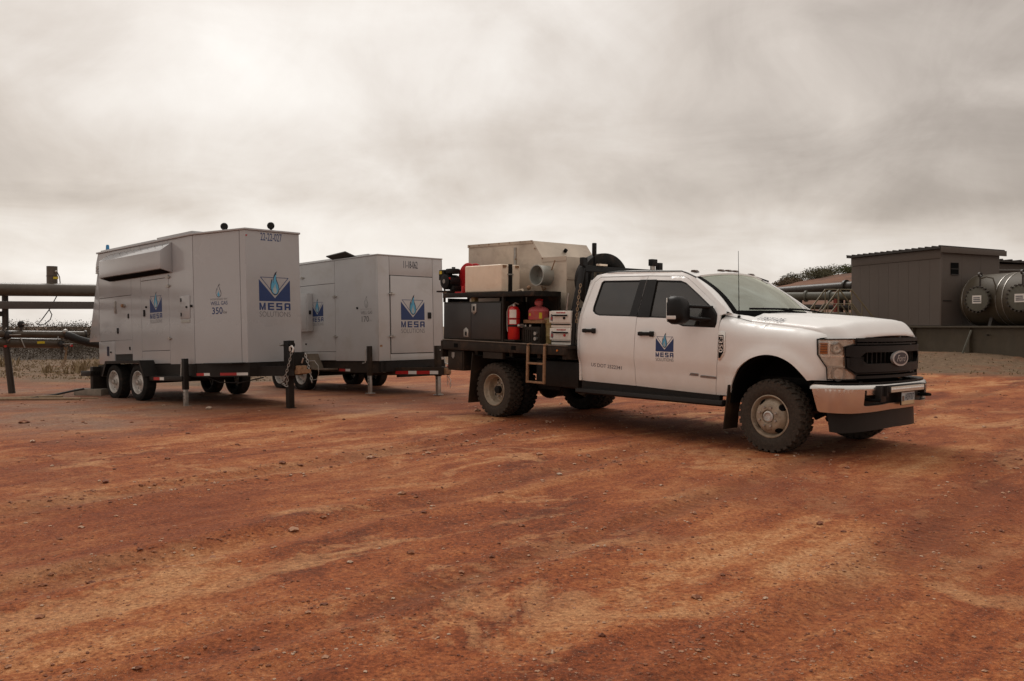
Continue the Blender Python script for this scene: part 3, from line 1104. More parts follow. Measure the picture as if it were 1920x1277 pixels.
def build_shed():
    root = thing('equipment_shed', 'brown metal clad shed with ribbed roof standing on a steel skid', 'shed', (SH.x, SH.y, GZ), (0, 0, SHED_ANG))
    # local: x across (right), y away along the long wall, z up from the ground under the skid
    L, Wd, z0, z1 = 4.5, 2.75, .93, 3.66
    wall_l = MB()
    for i in range(9):                              # ribbed sheets of the long wall, each its own panel
        mb = MB()
        y0, y1 = L * i / 9, L * (i + 1) / 9
        mb.box(-.012, .03, y0 + .002, y1 - .002, z0 + .01, z1 - .36)
        mb.build('wall_sheet', M['brown_wall'], root, bevel=.003, seg=1)
    MB().box(-.03, .04, -.01, L + .01, z1 - .35, z1 - .03).build('fascia', M['brown_wall'], root, bevel=.006)
    MB().box(.03, Wd - .02, .03, L, z0, z1 - .03).build('wall_core', M['brown_wall'], root)
    for i in range(3):
        MB().box(.05 + i * (Wd - .1) / 3 + .002, .05 + (i + 1) * (Wd - .1) / 3 - .002, -.012, .03, z0 + .01, z1 - .14).build('end_sheet', M['brown_wall'], root, bevel=.003, seg=1)
    MB().box(-.02, .05, -.03, .05, z0, z1 - .14).build('corner_trim', M['brown_wall'], root, bevel=.006)
    mb = MB()
    mb.prism([(-.16, z1 - .02), (Wd + .12, z1 - .10), (Wd + .12, z1 - .02), (-.16, z1 + .06)], 'y', -.10, L + .12)
    rf = mb.build('roof', M['brown_roof'], root)
    for i in range(16):
        y = -.06 + i * (L + .16) / 15
        mb = MB()
        mb.prism([(-.175, z1 + .055), (Wd + .12, z1 - .025), (Wd + .12, z1 + .015), (-.175, z1 + .10)], 'y', y - .03, y + .03)
        mb.build('roof_rib', M['brown_roof'], rf, bevel=.01, seg=1)
    mb = MB()
    mb.prism([(-.14, z1 - .16), (Wd + .14, z1 - .22), (Wd + .14, z1 - .03), (-.14, z1 + .05)], 'y', -.15, -.105)
    mb.build('end_fascia', M['brown_wall'], root, bevel=.006)
    MB().box(.42, .76, -.04, -.014, 2.74, 3.16).build('vent', M['hole'], root)
    v = MB()
    for k in range(2):
        MB().box(.40, .78, -.055, -.03, 2.93 + k * .20 - .2, 2.955 + k * .20 - .2).build('vent_bar', M['brown_roof'], root)
    # service door leaf outline on the end wall
    MB().box(.08, .46, -.03, -.013, 1.80, 1.83).build('door_rail', M['brown_roof'], root)

    # neighbour shed further right
    r2 = thing('equipment_shed', 'second brown shed behind, cut by the right edge of the photo', 'shed', (SH.x + sb.x * 3.0 + sa.x * 2.6, SH.y + sb.y * 3.0 + sa.y * 2.6, GZ), (0, 0, SHED_ANG))
    MB().box(0, 6.0, 0, 4, .9, 3.42).build('wall', M['brown_wall'], r2)
    mb = MB()
    mb.prism([(-.15, 3.52), (6.1, 3.42), (6.1, 3.50), (-.15, 3.60)], 'y', -.3, 4.2)
    rf2 = mb.build('roof', M['brown_roof'], r2)
    for i in range(12):
        MB().box(-.1 + i * .5, -.02 + i * .5, -.33, 4.2, 3.56 - .006 * i, 3.64 - .009 * i).build('roof_rib', M['brown_roof'], rf2)
    MB().tube([(-.9, -.36, 3.02), (-.3, -.36, 3.05), (.0, -.36, 3.08), (6, -.36, 3.2)], .055, 8).build('conduit', M['brown_paint'], r2)
    MB().box(-.12, .02, -.42, -.30, 2.98, 3.12).build('conduit_box', M['brown_roof'], r2, bevel=.01)

    # skid
    sk = thing('steel_skid', 'olive brown steel skid beam under the shed and the pressure vessel', 'skid', (SH.x, SH.y, GZ), (0, 0, SHED_ANG))
    x0 = -.10
    MB().box(x0, x0 + .35, -12, L + .5, .865, .925).build('top_flange', M['olive'], sk, bevel=.006)
    MB().box(x0 + .14, x0 + .17, -12, L + .5, -.35, .86).build('web', M['olive'], sk)
    MB().box(x0, x0 + .35, -12, L + .5, -.40, -.355).build('bottom_flange', M['olive'], sk)
    for y in (-10.5, -8.2, -5.9, -3.6, -1.3, 1.2, 3.6):
        MB().box(x0 + .02, x0 + .135, y, y + .025, -.34, .85).build('web_stiffener', M['olive'], sk)
    MB().box(.30, 6.0, -12, L + .5, .80, .90).build('deck_plate', M['olive'], sk)
    for y in (-2.0, -6.0):
        MB().cyl((x0 + .10, y, .62), (x0 - .02, y, .62), .03, n=10).build('bolt', M['pipe_dark'], sk)
    # prop leaning on the skid
    px_, py_ = SH.x + sa.x * -1.35 - sb.x * .30, SH.y + sa.y * -1.35 - sb.y * .30
    pr = MB()
    pr.bar((0, 0, 0), (.26, -.06, .80), .075, .05)
    o = pr.build('prop_bar', M['olive_lid'], None, bevel=.006)
    o.location = (px_ - .1, py_, ground_z(px_, py_) - .02)
    tag(o, 'slanting grey steel prop bar leaning against the skid beam', 'prop')


build_shed()


def build_vessel():
    a0 = SH + sb * 1.30 + sa * -.16
    root = thing('pressure_vessel', 'horizontal olive pressure vessel with bolted manway covers beside the shed', 'tank', (a0.x, a0.y, GZ), (0, 0, SHED_ANG))
    # local: axis along -y (towards the camera), x right
    r, zc = .90, 1.82
    prof = [(1e-4, .0)] + [(r * math.sin(t), .34 * (1 - math.cos(t))) for t in np.linspace(.15, math.pi / 2, 9)] + [(r, 1.0), (r, 7.5)]
    MB().lathe(prof, (0, 0, zc), (0, -1, 0), 48).build('shell', M['olive'], root, smooth=50)
    for d in (.36, 1.72, 1.98, 3.6, 4.2):
        MB().lathe([(r + .001, d), (r + .014, d), (r + .014, d + .022), (r + .001, d + .022)], (0, 0, zc), (0, -1, 0), 48).build('weld_band', M['steel'], root)
    for k, d in enumerate((1.02, 2.66)):
        MB().lathe([(.36, .55), (.36, 1.06)], (0, -d, zc), (-1, -.18, 0), 28).build('nozzle', M['olive'], root)
        fl = MB().lathe([(.02, 1.17), (.40, 1.17), (.40, 1.13), (.40, 1.07), (.36, 1.065)], (0, -d, zc), (-1, -.18, 0), 36).build('manway_cover', M['olive_lid'], root, bevel=.008)
        ax = Vector((-1, -.18, 0)).normalized()
        u = Vector((-.18, 1, 0)).normalized()
        for i in range(20):
            t = 2 * math.pi * i / 20
            p = Vector((0, -d, zc)) + ax * 1.07 + u * (.425 * math.cos(t)) + Vector((0, 0, .425 * math.sin(t)))
            MB().cyl(p, p + ax * .14, .034, n=8).build('bolt', M['pipe_dark'], fl)
        p = Vector((0, -d, zc)) + ax * 1.18
        v = u * -1
        def mp(a, b, o=0.0):
            q = p + v * (a) + Vector((0, 0, b)) + ax * (.004 + o)
            return (q.x, q.y, q.z)
        sg = MB().add([mp(-.16, -.135), mp(.16, -.135), mp(.16, .135), mp(-.16, .135)], [(0, 1, 2, 3)]).build('warning_sign', M['paper'], root, smooth=0, recalc=False)
        mb = MB()
        rr = random.Random(4)
        for row in (.055, -.005, -.065):
            x = -.12
            while x < .11:
                w = .018 + rr.random() * .014
                mb.add([mp(x, row - .018, .003), mp(x + w, row - .018, .003), mp(x + w, row + .018, .003), mp(x, row + .018, .003)], [(0, 1, 2, 3)])
                x += w + .006
        mb.build('sign_print', M['decal_dark'], sg, smooth=0, recalc=False)
        # davit: post, gooseneck arm
        t0 = Vector((0, -d, zc)) + ax * 1.0
        MB().tube([t0 + Vector((0, 0, .38)), t0 + Vector((0, 0, .75))], .03, 8).build('davit_post', M['pipe_dark'], root)
        MB().tube([t0 + Vector((0, 0, .70)), t0 + Vector((.05, -.2, .76)), t0 + Vector((.1, -.42, .70)), t0 + Vector((.1, -.52, .45)), t0 + Vector((.1, -.54, .1))], .024, 8).build('davit_arm', M['olive'], root)
        MB().lathe([(.05, -.03), (.085, -.03), (.085, .03), (.05, .03)], t0 + Vector((0, 0, .84)), (0, 1, 0), 14, closed=True).build('lifting_ring', M['pipe_dark'], root)
    for y in (-1.3, -5.2):
        MB().prism([(-.75, .92), (.75, .92), (.62, 1.3), (-.62, 1.3)], 'y', y - .12, y).build('saddle', M['pipe_dark'], root)


build_vessel()


# ------------------------------------------------------------------ crossover stair and pipes behind the bonnet
def W2(px, py, Y):
    return Vector(((px - 960) / 1650 * Y, Y, CAM_H - (py - 612) / 1650 * Y))


def build_stair():
    root = thing('crossover_stair', 'tan handrailed crossover stair over the pipes beside the shed', 'stair', (12.6, 33.2, GZ))
    o = root.location
    def rel(p):
        return p - o
    for Y, dx in ((33.2, 0), (34.2, -25)):
        top = [rel(W2(1532 + dx, 596, Y)), rel(W2(1572 + dx, 543, Y)), rel(W2(1596 + dx * .9, 543, Y)), rel(W2(1644 + dx, 604, Y))]
        mid = [rel(W2(1532 + dx, 620, Y)), rel(W2(1570 + dx, 570, Y)), rel(W2(1598 + dx * .9, 570, Y)), rel(W2(1632 + dx, 614, Y))]
        MB().tube(top, .030, 8).build('handrail', M['rail_tan'], root)
        MB().tube(mid, .026, 8).build('midrail', M['rail_tan'], root)
        for q, yb in ((1572, 543), (1596, 543), (1552, 570), (1616, 568)):
            a = rel(W2(q + dx, yb, Y))
            MB().cyl(a, (a.x, a.y, max(.1, a.z - 1.15)), .022, n=8).build('baluster', M['rail_tan'], root)
        a, b = rel(W2(1530 + dx, 650, Y)), rel(W2(1574 + dx, 598, Y))
        MB().bar(a, b, .05, .16).build('stringer', M['olive'], root)
        a, b = rel(W2(1596 + dx, 598, Y)), rel(W2(1640 + dx, 650, Y))
        MB().bar(a, b, .05, .16).build('stringer', M['olive'], root)
    a, b = rel(W2(1572, 599, 33.2)), rel(W2(1598, 599, 33.2))
    MB().box(a.x - .3, b.x, 0, 1.0, a.z - .04, a.z).build('landing', M['olive'], root)
    for k in range(4):
        p = rel(W2(1532 + k * 10, 646 - k * 12, 33.2))
        MB().box(p.x - .12, p.x + .12, 0, 1.0, p.z - .02, p.z + .02).build('tread', M['olive'], root)
        p = rel(W2(1606 + k * 10, 608 + k * 12, 33.2))
        MB().box(p.x - .12, p.x + .12, 0, 1.0, p.z - .02, p.z + .02).build('tread', M['olive'], root)


build_stair()


def pipe_thing(name, label, path, r, mat, posts=(), post_mat=None, flanges=()):
    root = thing(name, label, 'pipe', (path[0][0], path[0][1], 0))
    o = root.location
    P = [Vector(p) - o for p in path]
    MB().tube(P, r, 20).build('pipe_run', mat, root, smooth=60)
    for (p, h) in posts:
        q = Vector(p) - o
        MB().cyl((q.x, q.y, ground_z(p[0], p[1]) - .1), (q.x, q.y, q.z), h, n=12).build('support_post', post_mat or mat, root)
    for (t, rr) in flanges:
        a = P[0].lerp(P[-1], t)
        d = (P[-1] - P[0]).normalized()
        MB().cyl(a - d * .04, a + d * .04, rr, n=20).build('flange', mat, root)
    return root


# two runs behind the bonnet, at about 37 m
pipe_thing('upper_pipe', 'dark brown upper pipe of the rack behind the bonnet', [W2(1420, 549, 41), W2(1600, 536, 36.5)], .19, M['pipe_dark'],
           posts=((W2(1577, 545, 36.8), .09), (W2(1588, 545, 36.6), .08), (W2(1500, 548, 39), .09)), flanges=((.93, .28),))
pipe_thing('lower_pipe', 'light olive lower pipe seen between the stair rails', [W2(1440, 556, 38.5), W2(1604, 555, 36.0)], .17, M['olive_lid'],
           posts=((W2(1567, 556, 36.5), .10),), post_mat=pbr('red_primer_steel', (.22, .04, .025), .6), flanges=((.45, .24), (.72, .24)))
pipe_thing('ground_pipe', 'lowest brown pipe of the rack behind the bonnet', [W2(1480, 590, 37.0), W2(1604, 592, 35.5)], .13, M['olive'], flanges=((.5, .2),))
pipe_thing('ground_pipe', 'dark brown pipe just under the light olive pipe by the stair', [W2(1440, 574, 38.0), W2(1604, 577, 36.4)], .10, M['pipe_dark'])


# ------------------------------------------------------------------ pipe rack at left
def build_left_rack():
    def at(px, py, t=None):
        # the rack runs from 17.3 m at the left edge of the view to 18.7 m behind the large trailer
        Y = 17.3 + px / 180.0 * 1.4
        return W2(px, py, Y)
    root = thing('pipe_rack', 'olive brown pipe rack with large header pipe at the left edge', 'pipe rack', (at(0, 612).x, at(0, 612).y, .05))
    o = root.location
    q = lambda px, py: at(px, py) - o
    hp = MB().tube([q(-160, 540.5), q(330, 546.5)], .131, 28).build('header_pipe', M['olive_pipe'], root, smooth=60)
    MB().cyl(q(98.5, 534), q(98.5, 499.5), .103, n=24).build('vent_stub', M['olive_pipe'], root)
    MB().cyl(q(98.5, 518.5), q(98.5, 517.3), .110, n=24).build('weld_band', M['pipe_dark'], root)
    a, b = q(-160, 571.5), q(330, 573.2)
    MB().bar(a, b, .12, .152).build('box_beam', M['brown_paint'], root, bevel=.01)
    MB().bar(q(-160, 588), q(6, 588.5), .10, .10).build('tie_beam', M['pipe_dark'], root)
    MB().tube([q(10, 552), q(10.5, 640), q(22, 742)], [.058, .062, .066], 14).build('rack_post', M['pipe_dark'], root)
    MB().tube([q(-160, 624.5), q(160, 627.5)], .070, 18).build('return_pipe', M['olive_pipe'], root, smooth=60)
    MB().tube([q(-160, 641), q(60, 643), q(112, 644)], .098, 18).build('drain_pipe', M['olive_pipe'], root, smooth=60)
    MB().cyl(q(158, 627), q(161, 627), .085, n=18).build('pipe_cap', M['pipe_dark'], root)
    ax = (q(330, 546.5) - q(-160, 540.5)).normalized()
    nf = Vector((ax.y, -ax.x, 0)).normalized()
    if nf.y > 0:
        nf = -nf
    up = Vector((0, 0, 1))
    def sticker(px, py, w, h, off, name='pipe_label'):
        c = q(px, py) + nf * off
        MB().add([c - ax * w / 2 - up * h / 2, c + ax * w / 2 - up * h / 2, c + ax * w / 2 + up * h / 2, c - ax * w / 2 + up * h / 2], [(0, 1, 2, 3)]).build(name, M['yellow'], root, smooth=0, recalc=False)
    sticker(77, 544.5, .155, .058, .133)
    sticker(101.5, 521.5, .10, .045, .107)
    sticker(73, 642, .145, .045, .100)
    MB().sphere(q(101, 510) + nf * .13, .026).build('stub_valve', M['steel'], root)
    MB().tube([q(102, 510) + nf * .15, q(108, 520) + nf * .12, q(107.5, 532) + nf * .16, q(100, 556) + nf * .18, q(88, 580) + nf * .14, q(76, 598) + nf * .10, q(67, 609) + nf * .08,
               q(80, 608) + nf * .08, q(91, 599) + nf * .10, q(93, 590) + nf * .12, q(87, 580) + nf * .14], .010, 6).build('sensor_cable', M['rubber_hose'], root)
    # valves
    for (px, py, s) in ((38, 608, .070), (10, 628, .085), (110, 645, .072)):
        c = q(px, py) + nf * (.05 if px == 38 else .13)
        v = MB().sphere(c, s, 12, 8).build('valve_body', M['rubber_hose'], root)
        MB().cyl(c, c - up * s * 1.8, s * .45, n=10).build('valve_neck', M['pipe_dark'], root)
        MB().tube([c + nf * s, c + nf * (s + .05) + ax * .05, c + nf * (s + .06) + ax * (s + .10)], .010, 6).build('valve_lever', M['steel'], root)
    rr = random.Random(9)
    for (px, py) in ((10, 625), (110, 646)):
        for k in range(7):
            c = q(px + rr.uniform(-12, 12), py + rr.uniform(-13, 14)) + nf * (.15 + rr.random() * .06)
            d = Vector((rr.uniform(-1, 1), rr.uniform(-.3, .3), rr.uniform(-1, 1))).normalized()
            MB().cyl(c - d * .03, c + d * .035, .010, n=8).build('fitting', M['steel'] if k % 2 else M['pipe_dark'], root)
    for (px, py) in ((3, 649), (126.5, 648)):
        MB().cyl(q(px, py) + nf * .16, q(px, py) + nf * .21, .022, n=10).build('red_cap', M['red'], root)
    hs = MB().tube([q(118, 628) + nf * .12, q(125, 630) + nf * .16, q(140, 637) + nf * .18, q(160, 642) + nf * .15, q(190, 646) + nf * .05], .085, 14).build('flexible_hose', M['rubber_hose'], root, smooth=60)
    MB().sphere(q(118.5, 622) + nf * .1, .055).build('hose_coupling', M['steel'], root)
    for k in range(3):
        MB().tube([q(114 + k * 3, 650) + nf * .16, q(118 + k, 662) + nf * .12, q(114 + k * 2, 676) + nf * .14, q(105 + k * 3, 690) + nf * .16], .009, 6).build('hanging_line', M['rope'], root)
    MB().tube([q(33, 630) + nf * .1, q(36, 640) + nf * .14, q(41, 652) + nf * .15], .012, 6).build('drip_line', M['steel'], root)
    # hoses lying on the ground by the trailer tail
    def gp(x, y, dz=.03):
        return Vector((x, y, ground_z(x, y) + dz))
    h1 = MB()
    pts = [(-8.35, 16.35), (-8.7, 16.25), (-9.05, 15.95), (-9.3, 15.85), (-9.2, 15.65), (-8.7, 15.75), (-8.2, 15.75), (-7.75, 15.8)]
    h1.tube([gp(*p, .03) for p in pts], .022, 8)
    tag(h1.build('ground_hose', M['rope'], None, smooth=60), 'tan hose looped on the dirt behind the large trailer', 'hose')
    h2 = MB()
    h2.tube([gp(-8.15, 16.75, .14), gp(-8.35, 16.6, .10), gp(-8.55, 16.45, .05), gp(-8.75, 16.2, .025), gp(-9.0, 16.0, .02), gp(-9.3, 15.95, .02)], .020, 8)
    tag(h2.build('ground_hose', M['rubber_hose'], None, smooth=60), 'short black hose dropping to the dirt behind the large trailer', 'hose')
    h3 = MB()
    h3.tube([gp(-13 + k * .45, 16.1 + .05 * math.sin(k * 1.7), .012) for k in range(13)], .012, 6)
    tag(h3.build('ground_cable', M['rope'], None, smooth=60), 'thin tan cable running straight along the dirt at left', 'cable')


build_left_rack()


# ------------------------------------------------------------------ wheels
def tyre_mb(c, inward, r, w, rim, lugs=0, n=56):
    mid = (rim + r) / 2
    prof = [(rim, .022), (rim + .018, .002), (mid, -.008), (r - .035, .002), (r - .020 * bool(lugs) - .006, .018), (r - .016 * bool(lugs) - .004, .05), (r - .016 * bool(lugs) - .004, w - .05), (r - .020 * bool(lugs) - .006, w - .018), (r - .035, w - .002),
            (mid, w + .008), (rim + .018, w - .002), (rim, w - .022)]
    mb = MB().lathe(prof, c, inward, n, closed=True)
    if lugs:
        d = Vector(inward).normalized()
        up = Vector((0, 0, 1))
        fw = d.cross(up)
        for i in range(lugs):
            for row, (h0, h1, ph, out) in enumerate(((-.002, w * .27, 0, .0), (w * .31, w * .48, .5, .002), (w * .52, w * .69, 0, .002), (w * .73, w + .002, .5, 0))):
                a = 2 * math.pi * (i + ph) / lugs
                da = 2 * math.pi / lugs * .30
                vs = []
                for hh in (h0, h1):
                    for rr in (r - .03, r + out + (.002 if (i + row) % 2 else -.002)):
                        for s in (-1, 1):
                            sk = .25 * da * (1 if hh == h1 else -1) * (1 if row % 2 else -1)
                            t = a + s * da + sk
                            rad = rr - (.014 if (row == 0 and hh == h0) or (row == 3 and hh == h1) else 0)
                            vs.append(Vector(c) + d * hh + fw * (rad * math.cos(t)) + up * (rad * math.sin(t)))
                mb.add(vs, [(0, 1, 3, 2), (4, 6, 7, 5), (0, 4, 5, 1), (2, 3, 7, 6), (0, 2, 6, 4), (1, 5, 7, 3)])
    return mb


def wheel(parent, c, face, r, w, rim, style, name='wheel', tyre_mat=None, lugs=0, rimmat=None, spin=0.0):
    """c: centre of the outer sidewall plane; face -1 = outer side looks to -y"""
    inward = (0, -face, 0)
    cx, cy, cz = c
    t = tyre_mb(c, inward, r, w, rim, lugs).build(name, tyre_mat or M['tyre'], parent, smooth=40)
    rm = rimmat or M['rim']
    D = -face
    if style == 'trailer':
        prof = [(rim + .004, .006), (rim - .008, .004), (rim - .016, .02), (rim - .022, .07), (rim * .70, .075), (rim * .60, .055), (rim * .30, .05), (rim * .29, .02), (1e-4, .018)]
        MB().lathe(prof, c, inward, 36, caps=False).build('rim', rm, t, smooth=40)
        for k in range(8):
            a = 2 * math.pi * k / 8
            p = Vector((cx + math.cos(a) * rim * .66, cy + D * .07, cz + math.sin(a) * rim * .66))
            MB().cyl(p, p - Vector((0, D, 0)) * .006, rim * .085, n=8).build('hand_hole', M['hole'], t)
        MB().lathe([(rim * .22, .04), (rim * .20, -.012), (1e-4, -.018)], c, inward, 16).build('hub_cap', M['steel'], t)
    elif style == 'front':
        prof = [(rim + .005, .008), (rim - .006, .004), (rim - .018, .018), (rim - .026, .055), (rim - .035, .065), (rim * .80, .035), (rim * .66, -.012), (rim * .58, -.022), (rim * .33, -.024), (rim * .31, -.004), (1e-4, -.002)]
        MB().lathe(prof, c, inward, 48, caps=False).build('rim', rm, t, smooth=38)
        for k in range(4):
            a = math.pi / 2 * k + .62 + spin
            mb = MB()
            ring = []
            for j in range(12):
                tt = 2 * math.pi * j / 12
                ra, ta = rim * .79 + .024 * math.sin(tt), a + .22 * math.cos(tt)
                hh = np.interp(ra, [rim * .66, rim * .80, rim - .035], [-.012, .035, .065]) - .009
                ring.append((cx + ra * math.cos(ta), cy + D * hh, cz + ra * math.sin(ta)))
            mb.add(ring, [tuple(range(12))])
            mb.build('hand_hole', M['hole'], t, smooth=0, recalc=False)
        for k in range(8):
            a = 2 * math.pi * (k + .5) / 8 + spin
            p = Vector((cx + math.cos(a) * rim * .46, cy - D * .022, cz + math.sin(a) * rim * .46))
            MB().cyl(p, p - Vector((0, D, 0)) * .022, .013, n=6).build('lug_nut', M['steel'], t)
        MB().lathe([(rim * .26, 0), (rim * .26, -.022), (rim * .20, -.03), (rim * .19, -.012), (1e-4, -.010)], c, inward, 20).build('hub', M['rim_silver'], t)
    elif style == 'dual':
        prof = [(rim + .005, .008), (rim - .006, .003), (rim - .018, .018), (rim - .022, .05), (rim - .042, .07), (rim - .048, .12), (rim - .055, .155), (rim * .70, .165), (rim * .58, .150), (rim * .34, .148), (rim * .33, .12), (1e-4, .118)]
        MB().lathe(prof, c, inward, 48, caps=False).build('rim', rm, t, smooth=38)
        for k in range(4):
            a = math.pi / 2 * k + .55
            mb = MB()
            ring = []
            for j in range(12):
                tt = 2 * math.pi * j / 12
                ra, ta = rim * .68 + .018 * math.sin(tt), a + .13 * math.cos(tt)
                ring.append((cx + ra * math.cos(ta), cy + D * .158, cz + ra * math.sin(ta)))
            mb.add(ring, [tuple(range(12))])
            mb.build('hand_hole', M['hole'], t, smooth=0, recalc=False)
        for k in range(8):
            a = 2 * math.pi * (k + .5) / 8
            p = Vector((cx + math.cos(a) * rim * .46, cy + D * .15, cz + math.sin(a) * rim * .46))
            MB().cyl(p, p - Vector((0, D, 0)) * .03, .014, n=6).build('lug_nut', M['steel'], t)
        MB().lathe([(rim * .24, .13), (rim * .23, .06), (1e-4, .05)], c, inward, 18).build('hub', M['tyre_dark'], t)  # near-black material paints in the shade inside the deep dished rim
    return t


def side_map(y):
    return lambda u, v, off=.0012: (u, y - off, v)


def front_map(x):
    return lambda u, v, off=.0012: (x + off, u, v)


def line_map(A, B):
    d = Vector((B[0] - A[0], B[1] - A[1], 0))
    L = d.length
    d /= L
    n = Vector((d.y, -d.x, 0))
    def f(u, v, off=.0012):
        p = Vector((A[0], A[1], 0)) + d * u + n * off
        return (p.x, p.y, v)
    return f, L


def skin(parent, x0, x1, z0, z1, y, th=.010, name='skin_panel', mat=None):
    return MB().box(x0, x1, y, y + th, z0, z1).build(name, mat, parent, bevel=.003, seg=1)


def tape(parent, mapf, u0, v0, pieces, h=.05):
    u = u0
    for w, c in pieces:
        MB().add([mapf(u, v0, .002), mapf(u + w, v0, .002), mapf(u + w, v0 + h, .002), mapf(u, v0 + h, .002)], [(0, 1, 2, 3)]).build(
            'reflective_tape', M['tape_red'] if c == 'r' else M['tape_white'], parent, smooth=0, recalc=False)
        u += w


def chain(parent, pts, link=.05, name='safety_chain', mat=None):
    mb = MB()
    P = [Vector(p) for p in pts]
    # walk along the path placing links
    segs = [(P[i + 1] - P[i]).length for i in range(len(P) - 1)]
    tot = sum(segs)
    n = int(tot / (link * .78))
    for k in range(n):
        s = (k + .5) / n * tot
        i = 0
        while i < len(segs) - 1 and s > segs[i]:
            s -= segs[i]
            i += 1
        d = (P[i + 1] - P[i]).normalized()
        c = P[i] + d * s
        a = d.orthogonal().normalized()
        if k % 2:
            a = d.cross(a)
        ring = [c + d * (link * .5 * math.cos(t)) + a * (link * .28 * math.sin(t)) for t in np.linspace(0, 2 * math.pi, 10, endpoint=False)]
        mb.tube(ring, link * .10, 5, closed=True)
    return mb.build(name, mat or M['steel'], parent, smooth=60)


def jack(parent, x, y, ztop, w=.10, leg=.075, zmid=.25, side=-1, crank=True, foot_z=-.0, mat=None, slim=True):
    j = MB().box(x - w / 2, x + w / 2, y - w / 2, y + w / 2, zmid, ztop).build('jack_tube', mat or M['black_metal'], parent, bevel=.006)
    MB().box(x - leg / 2, x + leg / 2, y - leg / 2, y + leg / 2, foot_z + .012, zmid + .05).build('jack_leg', M['steel'] if slim else (mat or M['black_metal']), j, bevel=.004)
    MB().box(x - .07, x + .07, y - .07, y + .07, foot_z, foot_z + .014).build('jack_foot', M['steel'] if slim else M['black_metal'], j)
    for k in range(3):
        z = zmid - .05 - .06 * k
        if z > foot_z + .03 and slim:
            MB().cyl((x - .001, y - leg / 2 - .002, z), (x - .001, y - leg / 2 + .004, z), .011, n=8).build('pin_hole', M['hole'], j)
    if crank:
        MB().tube([(x - w / 2, y, ztop - .06), (x - w / 2 - .06, y - .01, ztop - .06), (x - w / 2 - .07, y - .02, ztop - .32), (x - w / 2 - .16, y - .02, ztop - .33)], .010, 6).build('crank_handle', M['steel'], j)
    return j


def fender(parent, xa, xb, y0, y1, z_low, z_top, mat, slope=.16):
    prof = [(xa - slope, z_low), (xa, z_top), (xb, z_top), (xb + slope, z_low)]
    mb = MB()
    th = .012
    inner = [(xa - slope + th * 1.3, z_low), (xa + th * .6, z_top - th), (xb - th * .6, z_top - th), (xb + slope - th * 1.3, z_low)]
    for s in range(3):
        q = [prof[s], prof[s + 1], inner[s + 1], inner[s]]
        mb.prism(q, 'y', y0, y1)
    # hanging outer lip
    lip = [(xa - slope, z_low), (xa, z_top), (xb, z_top), (xb + slope, z_low), (xb + slope - .05, z_low), (xb - .03, z_top - .05), (xa + .03, z_top - .05), (xa - slope + .05, z_low)]
    mb.prism(lip, 'y', y0 - .006, y0 + .006)
    return mb.build('fender', mat, parent, smooth=30)


def latch(parent, x, y, z, w=.035, h=.085, name='latch'):
    return MB().box(x - w / 2, x + w / 2, y - .016, y, z - h / 2, z + h / 2).build(name, M['plastic'], parent, bevel=.006)


def hinge(parent, p, d=(1, 0, 0), n=(0, -1, 0)):
    p, d, n = Vector(p), Vector(d), Vector(n)
    mb = MB()
    mb.bar(p - d * .07 + n * .012, p + d * .07 + n * .012, .024, .020)
    mb.cyl(p + Vector((0, 0, -.022)) + n * .018, p + Vector((0, 0, .03)) + n * .018, .016, n=8)
    return mb.build('hinge', M['steel'], parent)


def well_gas_mark(parent, mapf, uc, v0, s, kw, faded=False):
    """flame over small lettering with the rating below"""
    root = MB()
    f = lambda u, v: mapf(u, v, .0014)
    mt = M['decal_grey'] if faded else M['decal_blue']
    lettering(root, 'POWERED BY', f, uc - .185, uc + .185, v0 + .232, v0 + .262)
    rk = root.build('rating_mark', M['decal_faint'] if faded else M['decal_grey'], parent, smooth=0, recalc=False)
    mb = MB()
    lettering(mb, 'WELL GAS', f, uc - .185, uc + .185, v0 + .150, v0 + .212, .006)
    mb.build('fuel_lettering', mt, rk, smooth=0, recalc=False)
    mb = MB()
    lettering(mb, kw, f, uc - .155, uc + .075, v0, v0 + .115, .012)
    mb.build('rating_lettering', mt, rk, smooth=0, recalc=False)
    mb = MB()
    lettering(mb, 'kw', f, uc + .09, uc + .17, v0, v0 + .06)
    mb.build('unit_lettering', M['decal_faint'] if faded else M['decal_grey'], rk, smooth=0, recalc=False)
    body = 'grey_body2' if faded else 'grey_body'
    flame(rk, mapf, uc - .085, uc + .085, v0 + .275, v0 + .505, ('decal_grey', body, 'decal_faint') if faded else ('decal_dark', body, 'decal_cyan'))


